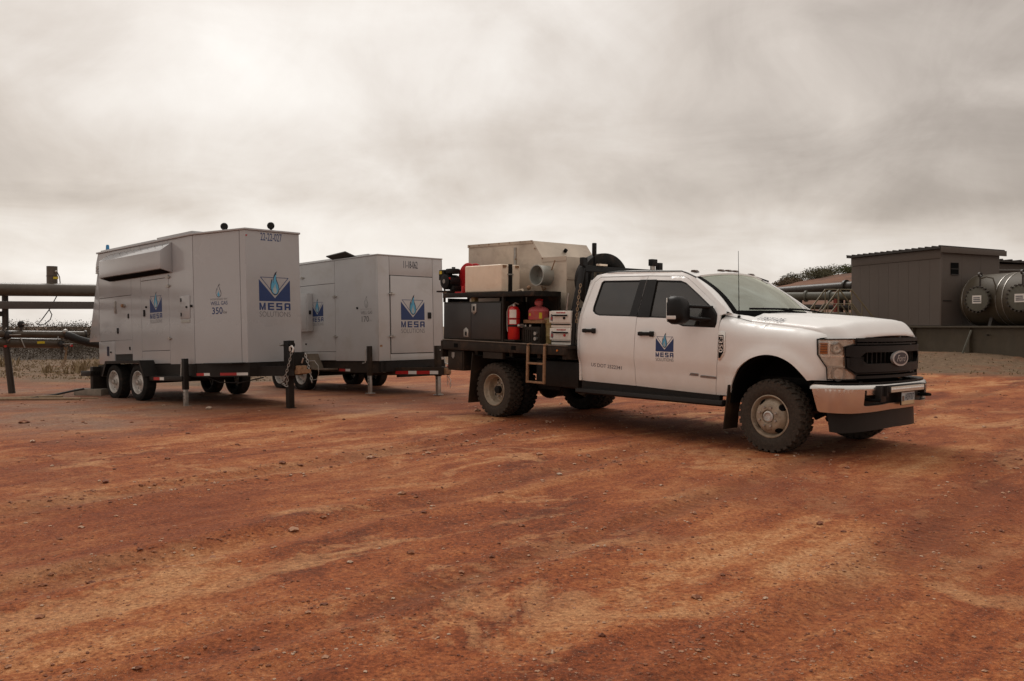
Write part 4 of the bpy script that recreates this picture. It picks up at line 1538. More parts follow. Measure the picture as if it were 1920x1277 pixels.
# ------------------------------------------------------------------ large generator trailer
def build_t1():
    t = thing('generator_trailer', 'large glossy grey generator trailer with angled nose marked 22-22-027', 'trailer', T1_O, (0, -T1_NOSE, T1_YAW))
    g = M['grey_body']
    ZT = 2.80
    plan = [(-1.5, -.83), (2.09, -.83), (3.2, -.52), (3.2, .52), (2.09, .83), (-1.5, .83)]
    inn = [(-1.485, -.816), (2.086, -.816), (3.184, -.508), (3.184, .508), (2.086, .816), (-1.485, .816)]
    MB().prism(inn, 'z', .66, ZT - .01).build('enclosure_core', M['seam'], t)
    # roof: main sheet with raised middle part and rolled edge
    rp = [(-1.53, -.86), (2.09, -.86), (3.225, -.535), (3.225, .535), (2.09, .86), (-1.53, .86)]
    MB().prism(rp, 'z', ZT - .012, ZT + .022).build('roof', g, t, bevel=.012)
    MB().box(-1.45, .72, -.80, .80, ZT + .024, ZT + .055).build('roof_cap', g, t, bevel=.012)
    MB().box(.80, 2.02, -.80, .80, ZT + .024, ZT + .075).build('roof_hatch', g, t, bevel=.012)
    Y = -.83
    side = [(-1.5, -.154, .825, 1.912, 'control_door'), (-1.5, -.154, 1.920, ZT - .015, 'side_panel'), (-.146, .222, .64, ZT - .015, 'side_panel'),
            (.230, 1.25, .872, 2.135, 'service_door'), (.230, 1.25, .64, .864, 'side_panel'), (.230, 1.25, 2.143, ZT - .015, 'side_panel'), (1.258, 2.085, .62, ZT - .015, 'side_panel'),
            (-1.53, -.86, .646, 1.08, 'lower_cabinet')]
    for x0, x1, z0, z1, nm in side:
        if nm == 'lower_cabinet':
            MB().box(x0, x1, Y - .006, Y + .4, z0, z1 - .26 + .26).build(nm, g, t, bevel=.004)
        elif nm == 'control_door' :
            MB().box(-.854, x1, Y, Y + .012, .825, 1.085).build('side_panel', g, t, bevel=.003, seg=1)
            skin(t, x0, x1, 1.088, z1, Y, .012, nm, g)
        else:
            skin(t, x0, x1, z0, z1, Y, .012, nm, g)
    for x0, x1 in ((-1.5, .2), (.208, 2.085)):                     # far side
        MB().box(x0, x1, .818, .83, .64, ZT - .015).build('side_panel', g, t, bevel=.003, seg=1)
    # angled nose panels
    for s in (-1, 1):
        A, B = (2.093, s * .83), (3.2, s * .52)
        f, L = line_map(A, B)
        def slab(u0, u1, z0, z1, nm):
            d = Vector((B[0] - A[0], B[1] - A[1], 0)).normalized()
            n = Vector((d.y, -d.x, 0)) * (1 if s < 0 else -1)
            p0, p1 = Vector((A[0], A[1], 0)) + d * u0, Vector((A[0], A[1], 0)) + d * u1
            q = [p0, p1, p1 - n * .012, p0 - n * .012]
            MB().prism([(k.x, k.y) for k in q], 'z', z0, z1).build(nm, g, t, bevel=.003, seg=1)
        slab(.004, L - .13, .63, ZT - .015, 'nose_side_panel')
        slab(L - .122, L, .63, ZT - .015, 'nose_corner_strip')
    MB().box(3.188, 3.2, -.518, .518, .63, ZT - .015).build('nose_panel', g, t, bevel=.003, seg=1)
    MB().box(-1.5, -1.488, -.83, .83, .83, ZT - .015).build('rear_panel', g, t)
    # rear discharge hood, wider towards its foot, and a short rain lip at the top
    MB().prism([(-1.503, 2.40), (-1.545, 2.40), (-1.97, 1.10), (-1.95, 1.085), (-1.503, 1.085)], 'y', -.832, .832).build('rear_hood', g, t, bevel=.006)
    MB().prism([(-1.503, 2.78), (-1.60, 2.60), (-1.62, 2.44), (-1.503, 2.43)], 'y', -.832, .832).build('rear_lip', g, t, bevel=.006)
    # air intake cowl on the side
    MB().prism([(Y - .002, 2.74), (Y - .22, 2.585), (Y - .22, 2.275), (Y - .002, 2.215)], 'x', -.98, 1.40).build('intake_cowl', g, t, bevel=.006)
    MB().prism([(Y - .03, 2.212), (Y - .20, 2.258), (Y - .20, 2.262), (Y - .03, 2.22)], 'x', -.95, 1.37).build('cowl_louvre', M['hole'], t)
    for i in range(9):
        x = -.9 + i * .27
        MB().cyl((x, Y - .10, 2.684), (x, Y - .115, 2.70), .008, n=6).build('rivet', M['steel'], t)
    # fittings
    for x, z in ((1.25, 1.985), (1.262, 1.075), (1.254, 2.14)):
        hinge(t, (x, Y, z))
    for x, z in ((-1.49, 2.52), (-1.50, 2.42)):
        hinge(t, (x, Y, z))
    latch(t, .35, Y, 1.555, .06, .12, 'door_handle')
    MB().cyl((.43, Y - .001, 1.66), (.43, Y - .02, 1.66), .018, n=10).build('lock_cylinder', M['plastic'], t)
    latch(t, -.275, Y, 1.53)
    latch(t, -.24, Y, .93, .035, .06)
    latch(t, -.715, Y, 1.27, .055, .105, 'door_handle')
    MB().box(-.80, -.765, Y - .028, Y, 1.60, 1.83).build('door_grip', M['steel'], t, bevel=.006)
    MB().cyl((-.45, Y - .001, 1.73), (-.45, Y - .05, 1.73), .032, n=14).build('emergency_knob', M['rust'], t)
    MB().cyl((-.40, Y - .001, 1.73), (-.40, Y - .03, 1.73), .024, n=12).build('knob_guard', M['steel'], t)
    fp = MB().box(1.66, 1.975, Y - .012, Y, 1.40, 1.785).build('filler_door', g, t, bevel=.004)
    for z in (1.47, 1.72):
        MB().box(1.675, 1.705, Y - .02, Y - .011, z - .03, z + .03).build('quarter_latch', M['plastic'], fp)
    MB().cyl((1.88, Y - .011, 1.59), (1.88, Y - .03, 1.59), .018, n=10).build('filler_lock', M['plastic'], fp)
    MB().cyl((2.03, Y - .001, 1.60), (2.03, Y - .03, 1.60), .022, n=10).build('bonding_stud', M['plastic'], t)
    MB().box(1.68, 1.96, Y - .010, Y, 1.33, 1.375).build('label_strip', M['galv_pale'], t)
    MB().box(-1.18, -1.09, Y - .012, Y - .0065, .80, .98).build('voltage_label', M['decal_dark'], t)
    MB().cyl((-1.0, Y - .006, .87), (-1.0, Y - .03, .87), .015, n=8).build('cabinet_lock', M['plastic'], t)
    MB().box(-.84, -.19, Y + .02, Y + .06, .70, .82).build('cable_slot', M['hole'], t)
    # marks
    company_logo(t, side_map(Y), .56, 1.55, .44)
    f, L = line_map((2.093, -.83), (3.2, -.52))
    well_gas_mark(t, f, .56, 1.44, 1.0, '350')
    company_logo(t, front_map(3.2), -.285, 1.635, .60)
    mb = MB()
    lettering(mb, '22-22-027', lambda u, v: (3.2012, u, v), -.235, .175, 2.635, 2.765, .006)
    mb.build('unit_number', M['decal_blue'], t, smooth=0, recalc=False)
    # roof lights
    for x, y, nm in ((2.55, -.50, 'roof_lamp'), (3.08, .05, 'roof_lamp')):
        MB().cyl((x, y, ZT + .02), (x, y, ZT + .06), .02, n=8).build('lamp_stem', M['plastic'], t)
        MB().lathe([(1e-4, -.045), (.04, -.04), (.058, -.02), (.062, .02), (.05, .035), (1e-4, .036)], (x, y, ZT + .11), (.75, -.6, 0), 20).build(nm, M['plastic'], t)
    MB().lathe([(.035, 0), (.035, .03), (.032, .035), (.03, .09), (.02, .105), (1e-4, .108)], (-1.32, -.72, ZT + .056), (0, 0, 1), 16).build('beacon', M['blue_lens'], t)
    MB().cyl((3.195, -.50, 2.70), (3.21, -.50, 2.70), .014, n=8).build('marker_lamp', M['tape_red'], t)
    # chassis
    k = M['black_metal']
    pl = [(-1.55, -.80), (2.10, -.80), (3.22, -.50), (3.22, .50), (2.10, .80), (-1.55, .80)]
    for i in range(6):
        a, b = pl[i], pl[(i + 1) % 6]
        e = .03
        d = Vector((b[0] - a[0], b[1] - a[1], 0)).normalized() * e
        MB().bar((a[0] - d.x, a[1] - d.y, .515), (b[0] + d.x, b[1] + d.y, .515), .075, .225).build('frame_rail', k, t)
    for x in (-1.0, 0, 1.0, 2.0):
        MB().box(x - .04, x + .04, -.76, .76, .45, .60).build('cross_member', k, t)
    MB().box(-1.5, 3.15, -.78, .78, .615, .635).build('floor_plate', k, t)
    for s in (-1, 1):
        MB().bar((2.6, s * .62, .48), (3.82, s * .05, .48), .08, .16).build('tongue_rail', k, t)
        MB().cyl((-.47, 0, .31), (-.47, s * .8, .31), .045, n=10).build('axle', k, t)
        MB().cyl((.47, 0, .33), (.47, s * .8, .33), .045, n=10).build('axle', k, t)
        MB().box(-.75, .75, s * .74 - .03, s * .74 + .03, .34, .41).build('leaf_spring', k, t)
    for x, z in ((-.47, .318), (.47, .312)):
        wheel(t, (x, -1.05, z - x * 0), -1, .326, .21, .205, 'trailer', 'trailer_wheel', M['tyre_dark'], 0, M['rim_silver'])
        wheel(t, (x, 1.05, z), 1, .326, .21, .205, 'trailer', 'trailer_wheel', M['tyre_dark'], 0, M['rim_silver'])
    fender(t, -.70, .66, -1.09, -.80, .42, .705, k)
    fender(t, -.70, .66, .80, 1.09, .42, .705, k)
    MB().box(.80, 1.95, -1.00, -.84, .345, .425).build('side_step', k, t, bevel=.006)
    MB().box(-1.95, -1.5, -1.02, -.40, .42, .52).build('rear_step', k, t, bevel=.006)
    MB().box(-1.62, -1.5, -.98, -.70, .16, .60).build('rear_post', k, t, bevel=.006)
    tape(t, side_map(-1.002), .98, .357, [(.22, 'r'), (.15, 'w')])
    fr, Lr = line_map((2.10, -.838), (3.22, -.538))
    tape(t, side_map(-.838), 1.60 + .48, .42, [(.0, 'r')])
    tape(t, fr, .03, .425, [(.17, 'r'), (.13, 'w')], .045)
    tape(t, fr, .56, .425, [(.36, 'r'), (.24, 'w')], .045)
    tape(t, front_map(3.258), -.05, .43, [(.30, 'r'), (.20, 'w')], .045)
    jack(t, 1.96, -.94, .72, .085, .062, .20, crank=True, foot_z=-.085)
    jk = jack(t, 3.63, -.03, .97, .125, .10, .36, crank=False, foot_z=-.135, slim=False)
    MB().cyl((3.56, -.16, .90), (3.56, .10, .90), .016, n=8).build('crank_shaft', M['steel'], jk)
    MB().cyl((3.66, -.03, .90), (3.74, -.03, .90), .045, n=12).build('crank_gear', M['plastic'], jk)
    MB().box(3.703, 3.708, -.06, .0, .86, .895).build('jack_label', M['decal_red'], jk)
    # coupler, chains
    MB().box(3.70, 3.86, -.11, .11, .50, .78).build('coupler_plate', k, t, bevel=.008)
    cp = MB().box(3.80, 3.98, -.07, .07, .42, .56).build('coupler', M['rust'], t, bevel=.015)
    MB().lathe([(.045, -.03), (.085, -.03), (.085, .03), (.045, .03)], (4.03, 0, .47), (0, 0, 1), 18, closed=True).build('tow_ring', M['rust'], cp, smooth=40)
    MB().tube([(3.78, -.115, .80), (3.80, -.13, .86), (3.84, -.12, .88), (3.87, -.11, .84), (3.85, -.115, .78)], .016, 8).build('chain_hook', M['tape_white'], t)
    chain(t, [(3.83, -.12, .78), (3.80, -.15, .60), (3.70, -.17, .36), (3.66, -.17, .26), (3.70, -.14, .24), (3.73, -.13, .40)], .06)
    chain(t, [(3.86, .12, .74), (3.90, .14, .60), (3.96, .15, .38), (3.98, .15, .28)], .06)
    MB().tube([(3.9, .02, .60), (3.93, .03, .68)], .014, 6).build('lever_pin', M['steel'], t)
    MB().tube([(3.92, .14, .63), (4.06, .16, .63)], .008, 6).build('breakaway_pin', M['steel'], t)
    MB().tube([(4.05, .16, .63), (4.12, .18, .55), (4.13, .18, .42), (4.08, .17, .33), (3.98, .16, .32)], .004, 5).build('breakaway_cable', M['steel'], t)
    MB().tube([(2.2, -.70, .40), (2.5, -.62, .31), (2.9, -.5, .30), (3.3, -.3, .38)], .010, 6).build('wiring_loop', M['rubber_hose'], t)
    return t


T1 = build_t1()

# timbers by the trailer tail
for (x0, x1, y0, y1, h, lab) in ((-.30, .30, -.13, .13, .13, 'grey timber block lying behind the large trailer wheels'),):
    mb = MB().box(x0, x1, y0, y1, 0, h)
    o = mb.build('timber_block', M['wood'], None, bevel=.008)
    o.location = (-8.15, 17.05, ground_z(-8.15, 17.05) - .01)
    o.rotation_euler = (0, 0, R(-12))
    tag(o, lab, 'timber')


# ------------------------------------------------------------------ small generator trailer
def build_t2():
    t = thing('generator_trailer', 'smaller pale grey generator trailer with front door marked 11-18-062', 'trailer', T2_O, (0, -T2_NOSE, T2_YAW))
    g = M['grey_body2']
    ZT, Y, XF = 2.652, -.82, 2.2
    MB().box(-2.2, XF - .012, Y + .012, .808, .62, ZT - .01).build('enclosure_core', M['seam'], t)
    MB().box(-2.22, XF + .01, Y - .012, .832, ZT - .012, ZT + .012).build('roof', g, t, bevel=.008)
    MB().prism([(-1.6, ZT + .013), (1.75, ZT + .013), (1.55, ZT + .085), (-1.5, ZT + .085)], 'y', -.55, .80).build('roof_hood', g, t, bevel=.01)
    for x0, x1, z0, z1, nm in ((-2.2, .768, 2.188, ZT - .015, 'side_panel'), (-.9, .768, .80, 2.18, 'service_door'), (-.9, .768, .62, .792, 'side_panel'), (-2.2, -.908, .62, 2.18, 'side_panel'),
                               (.776, XF - .06, .61, ZT - .015, 'side_panel')):
        skin(t, x0, x1, z0, z1, Y, .012, nm, g)
    MB().box(-2.2, XF, .808, .82, .62, ZT - .015).build('side_panel', g, t)
    MB().box(-2.2, -2.188, -.81, .80, .62, ZT - .015).build('rear_panel', g, t)
    # front: frame strips and door
    MB().box(XF - .06, XF, Y, -.548, .61, ZT - .015).build('corner_post', g, t, bevel=.004)
    MB().box(XF - .012, XF, .560, .82, .61, ZT - .015).build('front_panel', g, t, bevel=.003)
    MB().box(XF - .012, XF, -.54, .552, 2.272, ZT - .015).build('front_panel', g, t, bevel=.003)
    MB().box(XF - .012, XF, -.54, .552, .61, .738).build('front_panel', g, t, bevel=.003)
    d = MB().box(XF - .010, XF + .016, -.528, .538, .752, 2.258).build('front_door', g, t, bevel=.005)
    for z in (1.905, 1.08):
        hinge(d, (XF + .016, -.51, z), (0, 1, 0), (1, 0, 0))
    MB().box(XF + .016, XF + .034, .40, .485, 1.43, 1.555).build('paddle_latch', M['plastic'], d, bevel=.008)
    for x, z in ((.775, 1.91), (.772, 1.10), (-.40, 2.36)):
        hinge(t, (x, Y, z))
    # side switch box
    b = MB().box(-.56, -.03, Y - .14, Y - .002, 1.22, 2.02).build('switch_box', g, t, bevel=.012)
    MB().box(-.52, -.06, Y - .148, Y - .14, 1.27, 1.97).build('switch_box_door', g, b, bevel=.006)
    MB().box(-.03, -.005, Y - .10, Y - .06, 1.58, 1.66).build('switch_handle', M['plastic'], b)
    MB().box(-.49, -.46, Y - .16, Y - .147, 1.72, 1.82).build('box_latch', M['plastic'], b)
    # exhaust flap standing open at the roof edge
    MB().add([(.62, Y - .10, ZT + .075), (1.27, Y - .10, ZT + .115), (1.47, Y + .07, ZT - .01), (.82, Y + .07, ZT - .055),
              (.62, Y - .085, ZT + .095), (1.27, Y - .085, ZT + .135), (1.47, Y + .085, ZT + .01), (.82, Y + .085, ZT - .035)],
             [(0, 1, 2, 3), (4, 7, 6, 5), (0, 4, 5, 1), (1, 5, 6, 2), (2, 6, 7, 3), (3, 7, 4, 0)]).build('roof_flap', M['brown_roof'], t)
    MB().cyl((1.53, Y - .001, 1.65), (1.53, Y - .02, 1.65), .022, n=10).build('drain_plug', M['plastic'], t)
    MB().cyl((-.3, Y - .001, .96), (-.3, Y - .02, .96), .016, n=8).build('vent_plug', M['plastic'], t)
    company_logo(t, side_map(Y), -.09, 1.53, .44)
    company_logo(t, front_map(XF + .016), -.285, 1.40, .60)
    well_gas_mark(t, side_map(Y), 1.82, 1.37, 1.0, '170', True)
    mb = MB()
    lettering(mb, '11-18-062', lambda u, v: (XF + .0014, u, v), -.19, .17, 2.42, 2.565, .006)
    mb.build('unit_number', M['decal_dark'], t, smooth=0, recalc=False)
    MB().box(XF - .04, XF + .002, -.80, -.74, .88, .92).build('corner_scuff', M['rust'], t)
    # chassis
    k = M['black_metal']
    kd = M['dirty_black']
    for s in (-1, 1):
        MB().box(-2.3, 2.25, s * .74 - .04, s * .74 + .04, .38, .60).build('frame_rail', kd, t)
        MB().bar((1.6, s * .66, .40), (3.2, s * .05, .40), .08, .15).build('tongue_rail', kd, t)
    MB().box(2.17, 2.25, -.82, .82, .40, .60).build('front_beam', k, t)
    for x in (-1.8, -.6, .6, 1.6):
        MB().box(x - .04, x + .04, -.70, .70, .42, .56).build('cross_member', k, t)
    MB().box(-2.2, 2.15, -.78, .78, .602, .615).build('floor_plate', k, t)
    for x in (-.22, -1.05):
        wheel(t, (x, -1.02, .325), -1, .34, .21, .20, 'trailer', 'trailer_wheel', M['tyre_dark'], 0, M['rim_silver'])
        wheel(t, (x, 1.02, .325), 1, .34, .21, .20, 'trailer', 'trailer_wheel', M['tyre_dark'], 0, M['rim_silver'])
        MB().cyl((x, -.82, .325), (x, .82, .325), .045, n=10).build('axle', k, t)
    tan_f = pbr('dusty_fender', (.16, .125, .09), .65, var=.2, vscale=9)
    fender(t, -1.3, .14, -1.06, -.80, .44, .76, tan_f)
    fender(t, -1.3, .14, .80, 1.06, .44, .76, tan_f)
    MB().box(.30, .80, -1.04, -.80, .43, .46).build('side_step', tan_f, t)
    tape(t, side_map(-.782), .82, .40, [(.22, 'r'), (.16, 'w')])
    MB().box(2.19, 2.245, -.40, .80, .28, .40).build('tongue_beam', k, t)
    fr2, _ = line_map((1.6 + .0155, -.66 - .0395), (3.2 + .0155, -.05 - .0395))
    tape(t, fr2, .66, .345, [(.29, 'r'), (.18, 'w'), (.29, 'r'), (.18, 'w')], .062)
    jack(t, 2.04, -.93, .90, .08, .06, .33, crank=True, foot_z=-.01, mat=M['dirty_black'])
    jk = jack(t, 2.98, -.02, .885, .10, .075, .30, crank=False, foot_z=-.06, mat=M['dirty_black'])
    MB().tube([(3.04, -.02, .80), (3.10, .02, .78), (3.12, .04, .55), (3.20, .06, .53)], .011, 6).build('crank_handle', M['steel'], jk)
    MB().box(3.06, 3.26, -.07, .07, .34, .46).build('coupler', M['rust'], t, bevel=.012)
    chain(t, [(3.06, .10, .46), (3.10, .12, .30), (3.08, .13, .12)], .05)
    chain(t, [(3.14, .05, .40), (3.22, .08, .22), (3.20, .09, .08)], .05)
    MB().cyl((3.14, .10, .48), (3.18, .10, .48), .03, n=10).build('tail_lamp', M['tape_red'], t)
    return t


T2 = build_t2()


# ------------------------------------------------------------------ pick-up: body surface
ZC = [.40, .50, .60, .70, .80, .85, .885, .95, 1.05, 1.25, 1.40, 1.47, 1.52, 1.95, 2.02, 2.10]
YC = [.86, .90, .94, .962, .972, .978, 1.000, 1.006, 1.010, 1.006, .990, .975, .957, .785, .735, .66]


def Wcab(x, z):
    zz = z + .018 * (x + .72)
    w = sum(float(np.interp(zz + d, ZC, YC)) for d in (-.02, -.01, 0, .01, .02)) / 5
    if x < -2.80:                                   # rounded rear corner of the cab
        k = min(1.0, (-2.80 - x) / .20)
        w -= .05 * k * k
    return w


def ztop(x):
    return float(np.interp(x, [-.70, -.343, .54, .62], [1.50, 1.428, 1.338, 1.28]))


def Wf(x, z):
    w = Wcab(x, min(z, 1.1))
    t = ztop(x) - z
    if t < .2:
        k = max(0., min(1., (.2 - t) / .2))
        w = .85 + (w - .85) * math.sqrt(max(0, 1 - k * k))
    if x > .3:
        w -= .12 * ((x - .3) / .35) ** 2
    d = math.hypot(x + .02, z - .55)
    if d < .66:
        k = 1 - max(0, (d - .52) / .14)
        w += .035 * k * k * (3 - 2 * k)
    return w


def smap(W, s, inset=0.0):
    """near side s=-1, far side s=+1"""
    return lambda x, z: ((x, s * (W(x, z) - inset), z), (0, -s, 0))


def catmull(P, n=16):
    P = np.array(P, float)
    Q = np.vstack([2 * P[0] - P[1], P, 2 * P[-1] - P[-2]])
    out = []
    for i in range(1, len(Q) - 2):
        for k in range(n):
            t = k / n
            a, b, c, d = Q[i - 1], Q[i], Q[i + 1], Q[i + 2]
            out.append(.5 * ((2 * b) + (c - a) * t + (2 * a - 5 * b + 4 * c - d) * t * t + (3 * b - a - 3 * c + d) * t ** 3))
    out.append(P[-1])
    return np.array(out)


class Curve:
    """plan curve of the front end, arc length from the near rear end"""
    def __init__(self, half):
        full = half + [(x, -y) for x, y in half[-2::-1]]
        self.c = catmull(full)
        self.s = np.r_[0, np.cumsum(np.hypot(*np.diff(self.c, axis=0).T))]
        self.L = float(self.s[-1])

    def p(self, s):
        s = min(max(s, 0), self.L)
        x, y = float(np.interp(s, self.s, self.c[:, 0])), float(np.interp(s, self.s, self.c[:, 1]))
        e = .01
        x2, y2 = float(np.interp(min(s + e, self.L), self.s, self.c[:, 0])), float(np.interp(min(s + e, self.L), self.s, self.c[:, 1]))
        x1, y1 = float(np.interp(max(s - e, 0), self.s, self.c[:, 0])), float(np.interp(max(s - e, 0), self.s, self.c[:, 1]))
        t = Vector((x2 - x1, y2 - y1, 0)).normalized()
        return Vector((x, y, 0)), Vector((-t.y, t.x, 0))          # point, inward normal

    def map(self, off=0.0, tilt=0.0, zref=1.0):
        def f(s, z):
            p, n = self.p(s)
            q = p + n * (-off + tilt * (z - zref))
            return ((q.x, q.y, z), (n.x, n.y, 0))
        return f


FC = Curve([(.46, -.985), (.52, -.965), (.60, -.94), (.68, -.895), (.745, -.83), (.80, -.74), (.85, -.60), (.89, -.42), (.92, -.2), (.93, 0)])
BC = Curve([(.47, -1.01), (.60, -1.01), (.70, -.995), (.80, -.93), (.88, -.82), (.95, -.65), (.99, -.45), (1.015, -.2), (1.02, 0)])

RDOOR = [(-2.952, .618), (-2.955, 1.055), (-2.935, 1.277), (-2.915, 1.506), (-2.872, 1.831), (-2.842, 1.945), (-2.765, 2.008), (-1.948, 1.998), (-1.951, 1.744), (-1.951, 1.373), (-1.986, .606)]
FDOOR = [(-1.979, .606), (-1.943, 1.373), (-1.943, 1.744), (-1.940, 1.998), (-1.37, 1.975), (-1.285, 1.942), (-1.012, 1.768), (-.776, 1.612), (-.706, 1.540), (-.694, 1.299), (-.704, .992), (-.772, .572)]
RWIN = [(-2.690, 1.962), (-2.722, 1.935), (-2.748, 1.613), (-2.738, 1.556), (-2.68, 1.514), (-2.60, 1.494), (-1.985, 1.482), (-2.005, 1.950)]
FWIN = [(-1.800, 1.945), (-1.40, 1.926), (-1.31, 1.897), (-1.085, 1.756), (-.822, 1.582), (-.742, 1.506), (-.73, 1.41), (-.748, 1.357), (-1.214, 1.368), (-1.296, 1.392), (-1.369, 1.440), (-1.471, 1.464), (-1.765, 1.472)]


def inset_poly(poly, d):
    """move each corner towards the inside by d"""
    n = len(poly)
    area = sum(poly[i][0] * poly[(i + 1) % n][1] - poly[(i + 1) % n][0] * poly[i][1] for i in range(n))
    sg = 1 if area > 0 else -1
    out = []
    for i in range(n):
        a, b, c = Vector(poly[i - 1]), Vector(poly[i]), Vector(poly[(i + 1) % n])
        n1 = Vector((-(b - a).y, (b - a).x)).normalized() * sg
        n2 = Vector((-(c - b).y, (c - b).x)).normalized() * sg
        m = (n1 + n2)
        m = m / max(.35, m.length_squared / 2)
        out.append(tuple(b + m * d))
    return out


def build_truck():
    t = thing('pickup_truck', 'white crew cab dually pick-up with black flatbed parked on red dirt', 'truck', TRUCK_O, (0, TRUCK_PITCH, TRUCK_YAW))
    w, wt, pl = M['white'], M['white_top'], M['plastic']
    # ---------------- doors with glass
    for s in (-1, 1):
        near = s < 0
        rd = panel(MB(), RDOOR, smap(Wcab, s), .028, [RWIN], .075).build('rear_door', w, t, smooth=40)
        fd = panel(MB(), FDOOR, smap(Wcab, s), .028, [FWIN], .075).build('front_door', w, t, smooth=40)
        panel(MB(), inset_poly(RWIN, -.012), smap(Wcab, s, .018), .006, (), .12).build('window', M['tint'], rd, smooth=40)
        panel(MB(), inset_poly(FWIN, -.012), smap(Wcab, s, .018), .006, (), .12).build('window', M['tint_light'], fd, smooth=40)
        panel(MB(), RWIN, smap(Wcab, s, .006), .010, [inset_poly(RWIN, .016)], .1).build('window_seal', pl, rd, smooth=40)
        panel(MB(), FWIN, smap(Wcab, s, .006), .010, [inset_poly(FWIN, .016)], .1).build('window_seal', pl, fd, smooth=40)
        # black cover strips either side of the door split
        panel(MB(), [(-2.075, 1.487), (-2.0, 1.483), (-1.951, 1.481), (-1.951, 1.955), (-2.055, 1.956)], smap(Wcab, s, -.003), .012, (), .12).build('pillar_cover', pl, rd, smooth=40)
        panel(MB(), [(-1.943, 1.475), (-1.745, 1.471), (-1.785, 1.951), (-1.943, 1.954)], smap(Wcab, s, -.003), .012, (), .12).build('pillar_cover', pl, fd, smooth=40)
        # handles: recess plate and grip
        for dr, xa, xb, zc in ((rd, -2.845, -2.625, 1.293), (fd, -1.875, -1.640, 1.268)):
            y = s * (Wcab((xa + xb) / 2, zc))
            mb = MB().box(xa, xb, min(y + s * .018, y + s * .044), max(y + s * .018, y + s * .044), zc - .022, zc + .024)
            mb.box(xa + .005, xa + .05, min(y, y + s * .03), max(y, y + s * .03), zc - .026, zc + .028)
            mb.box(xb - .06, xb - .002, min(y, y + s * .03), max(y, y + s * .03), zc - .034, zc + .034)
            mb.build('door_handle', pl, dr, bevel=.008)
        # cab side shell round the doors
        shell = [(-3.0, .60), (-3.015, 1.05), (-3.012, 1.36), (-2.985, 1.65), (-2.955, 1.87), (-2.915, 1.985), (-2.86, 2.040), (-2.70, 2.066), (-2.50, 2.074), (-1.45, 2.040), (-1.345, 2.012), (-1.20, 1.958), (-.90, 1.76), (-.66, 1.585), (-.64, 1.52),
                 (-.70, 1.50), (-.705, 1.530), (-.785, 1.619), (-1.018, 1.776), (-1.29, 1.950), (-1.375, 1.983), (-1.944, 2.006), (-2.77, 2.016), (-2.850, 1.951), (-2.880, 1.831), (-2.923, 1.506), (-2.943, 1.277), (-2.963, 1.055), (-2.960, .610)]
        panel(MB(), shell, smap(Wcab, s), .03, (), .06).build('cab_side', wt, t, smooth=40)
        # inner dark lining so the gaps read dark
        lin = [(-2.97, .60), (-2.97, 1.46), (-.72, 1.46), (-.72, .60)]
        panel(MB(), lin, smap(Wcab, s, .035), .01, (), .2).build('cab_lining', M['seam'], t, smooth=40)
        # drip moulding
        pts = [(x, s * (Wcab(x, z) - .002), z) for x, z in ((-2.68, 2.070), (-2.50, 2.080), (-1.9, 2.062), (-1.45, 2.046), (-1.34, 2.016), (-1.19, 1.962))]
        MB().tube(pts, .010, 6).build('drip_moulding', pl, t)
        # ---------------- front wing
        arch = [(-.02 + .52 * math.cos(a), .55 + .52 * math.sin(a)) for a in np.linspace(R(30), R(163), 26)]
        wing = [(.642, .818), (.634, .950), (.527, 1.085), (.520, 1.262), (.600, 1.275), (.54, 1.340), (.10, 1.385), (-.343, 1.430), (-.62, 1.484), (-.690, 1.50), (-.686, 1.299), (-.696, .992), (-.764, .576), (-.545, .580)] + arch[::-1] + [(.47, .818)]
        panel(MB(), wing, smap(Wf, s), .022, (), .05).build('front_wing', w, t, smooth=40)
        # wheel housing liner
        hl = [(-.02 + .535 * math.cos(a), .55 + .535 * math.sin(a)) for a in np.linspace(R(20), R(185), 20)]
        ring = hl + [(-.02 + .50 * math.cos(a), .55 + .50 * math.sin(a)) for a in np.linspace(R(185), R(20), 20)]
        y0, y1 = sorted((s * .965, s * .50))
        MB().prism(ring, 'y', y0, y1).build('wheel_liner', M['hole'], t, smooth=40)
        MB().box(-.70, .55, min(s * .47, s * .50), max(s * .47, s * .50), .45, 1.25).build('inner_wing', M['hole'], t)
        # mud flap behind the front wheel
        y0, y1 = sorted((s * 1.03, s * .76))
        MB().prism([(-.60, .20), (-.585, .20), (-.525, .71), (-.54, .71)], 'y', y0, y1).build('mud_flap', M['dirty_black'], t, bevel=.003)
        # running board
        y0, y1 = sorted((s * 1.06, s * .88))
        MB().prism([(y0, .475), (y0 + .02, .455), (y1 - .02, .455), (y1, .475), (y1 - .01, .522), (y0 + .01, .522)], 'x', -2.95, -.60).build('running_board', M['plastic'], t, bevel=.006)
        for x in (-2.6, -1.75, -.95):
            MB().bar((x, s * .70, .50), (x, s * .95, .46), .05, .03).build('step_bracket', M['black_metal'], t)
        y0, y1 = sorted((s * .93, s * .86))
        MB().box(-2.95, -.72, y0, y1, .52, .615).build('rocker_panel', M['black_metal'], t)
    # ---------------- roof, windscreen, cab back
    def roof(u, v):
        xf = -1.235 + .10 * (1 - u * u)
        x = -2.985 + (xf + 2.985) * v
        ze = float(np.interp(x, [-2.985, -2.93, -2.86, -2.70, -2.5, -1.45, -1.34, -1.10], [1.93, 2.0, 2.042, 2.07, 2.082, 2.048, 2.02, 1.94]))
        hw = .735 - (.02 if x > -1.4 else 0)
        crown = .035 * (1 - abs(u) ** 2.4) - .012 * max(0, (abs(u) - .85) / .15) ** 2
        if x > -1.5:
            crown += .055 * (1 - u * u) * (x + 1.5) / .4
        return (x, u * hw, ze + crown)
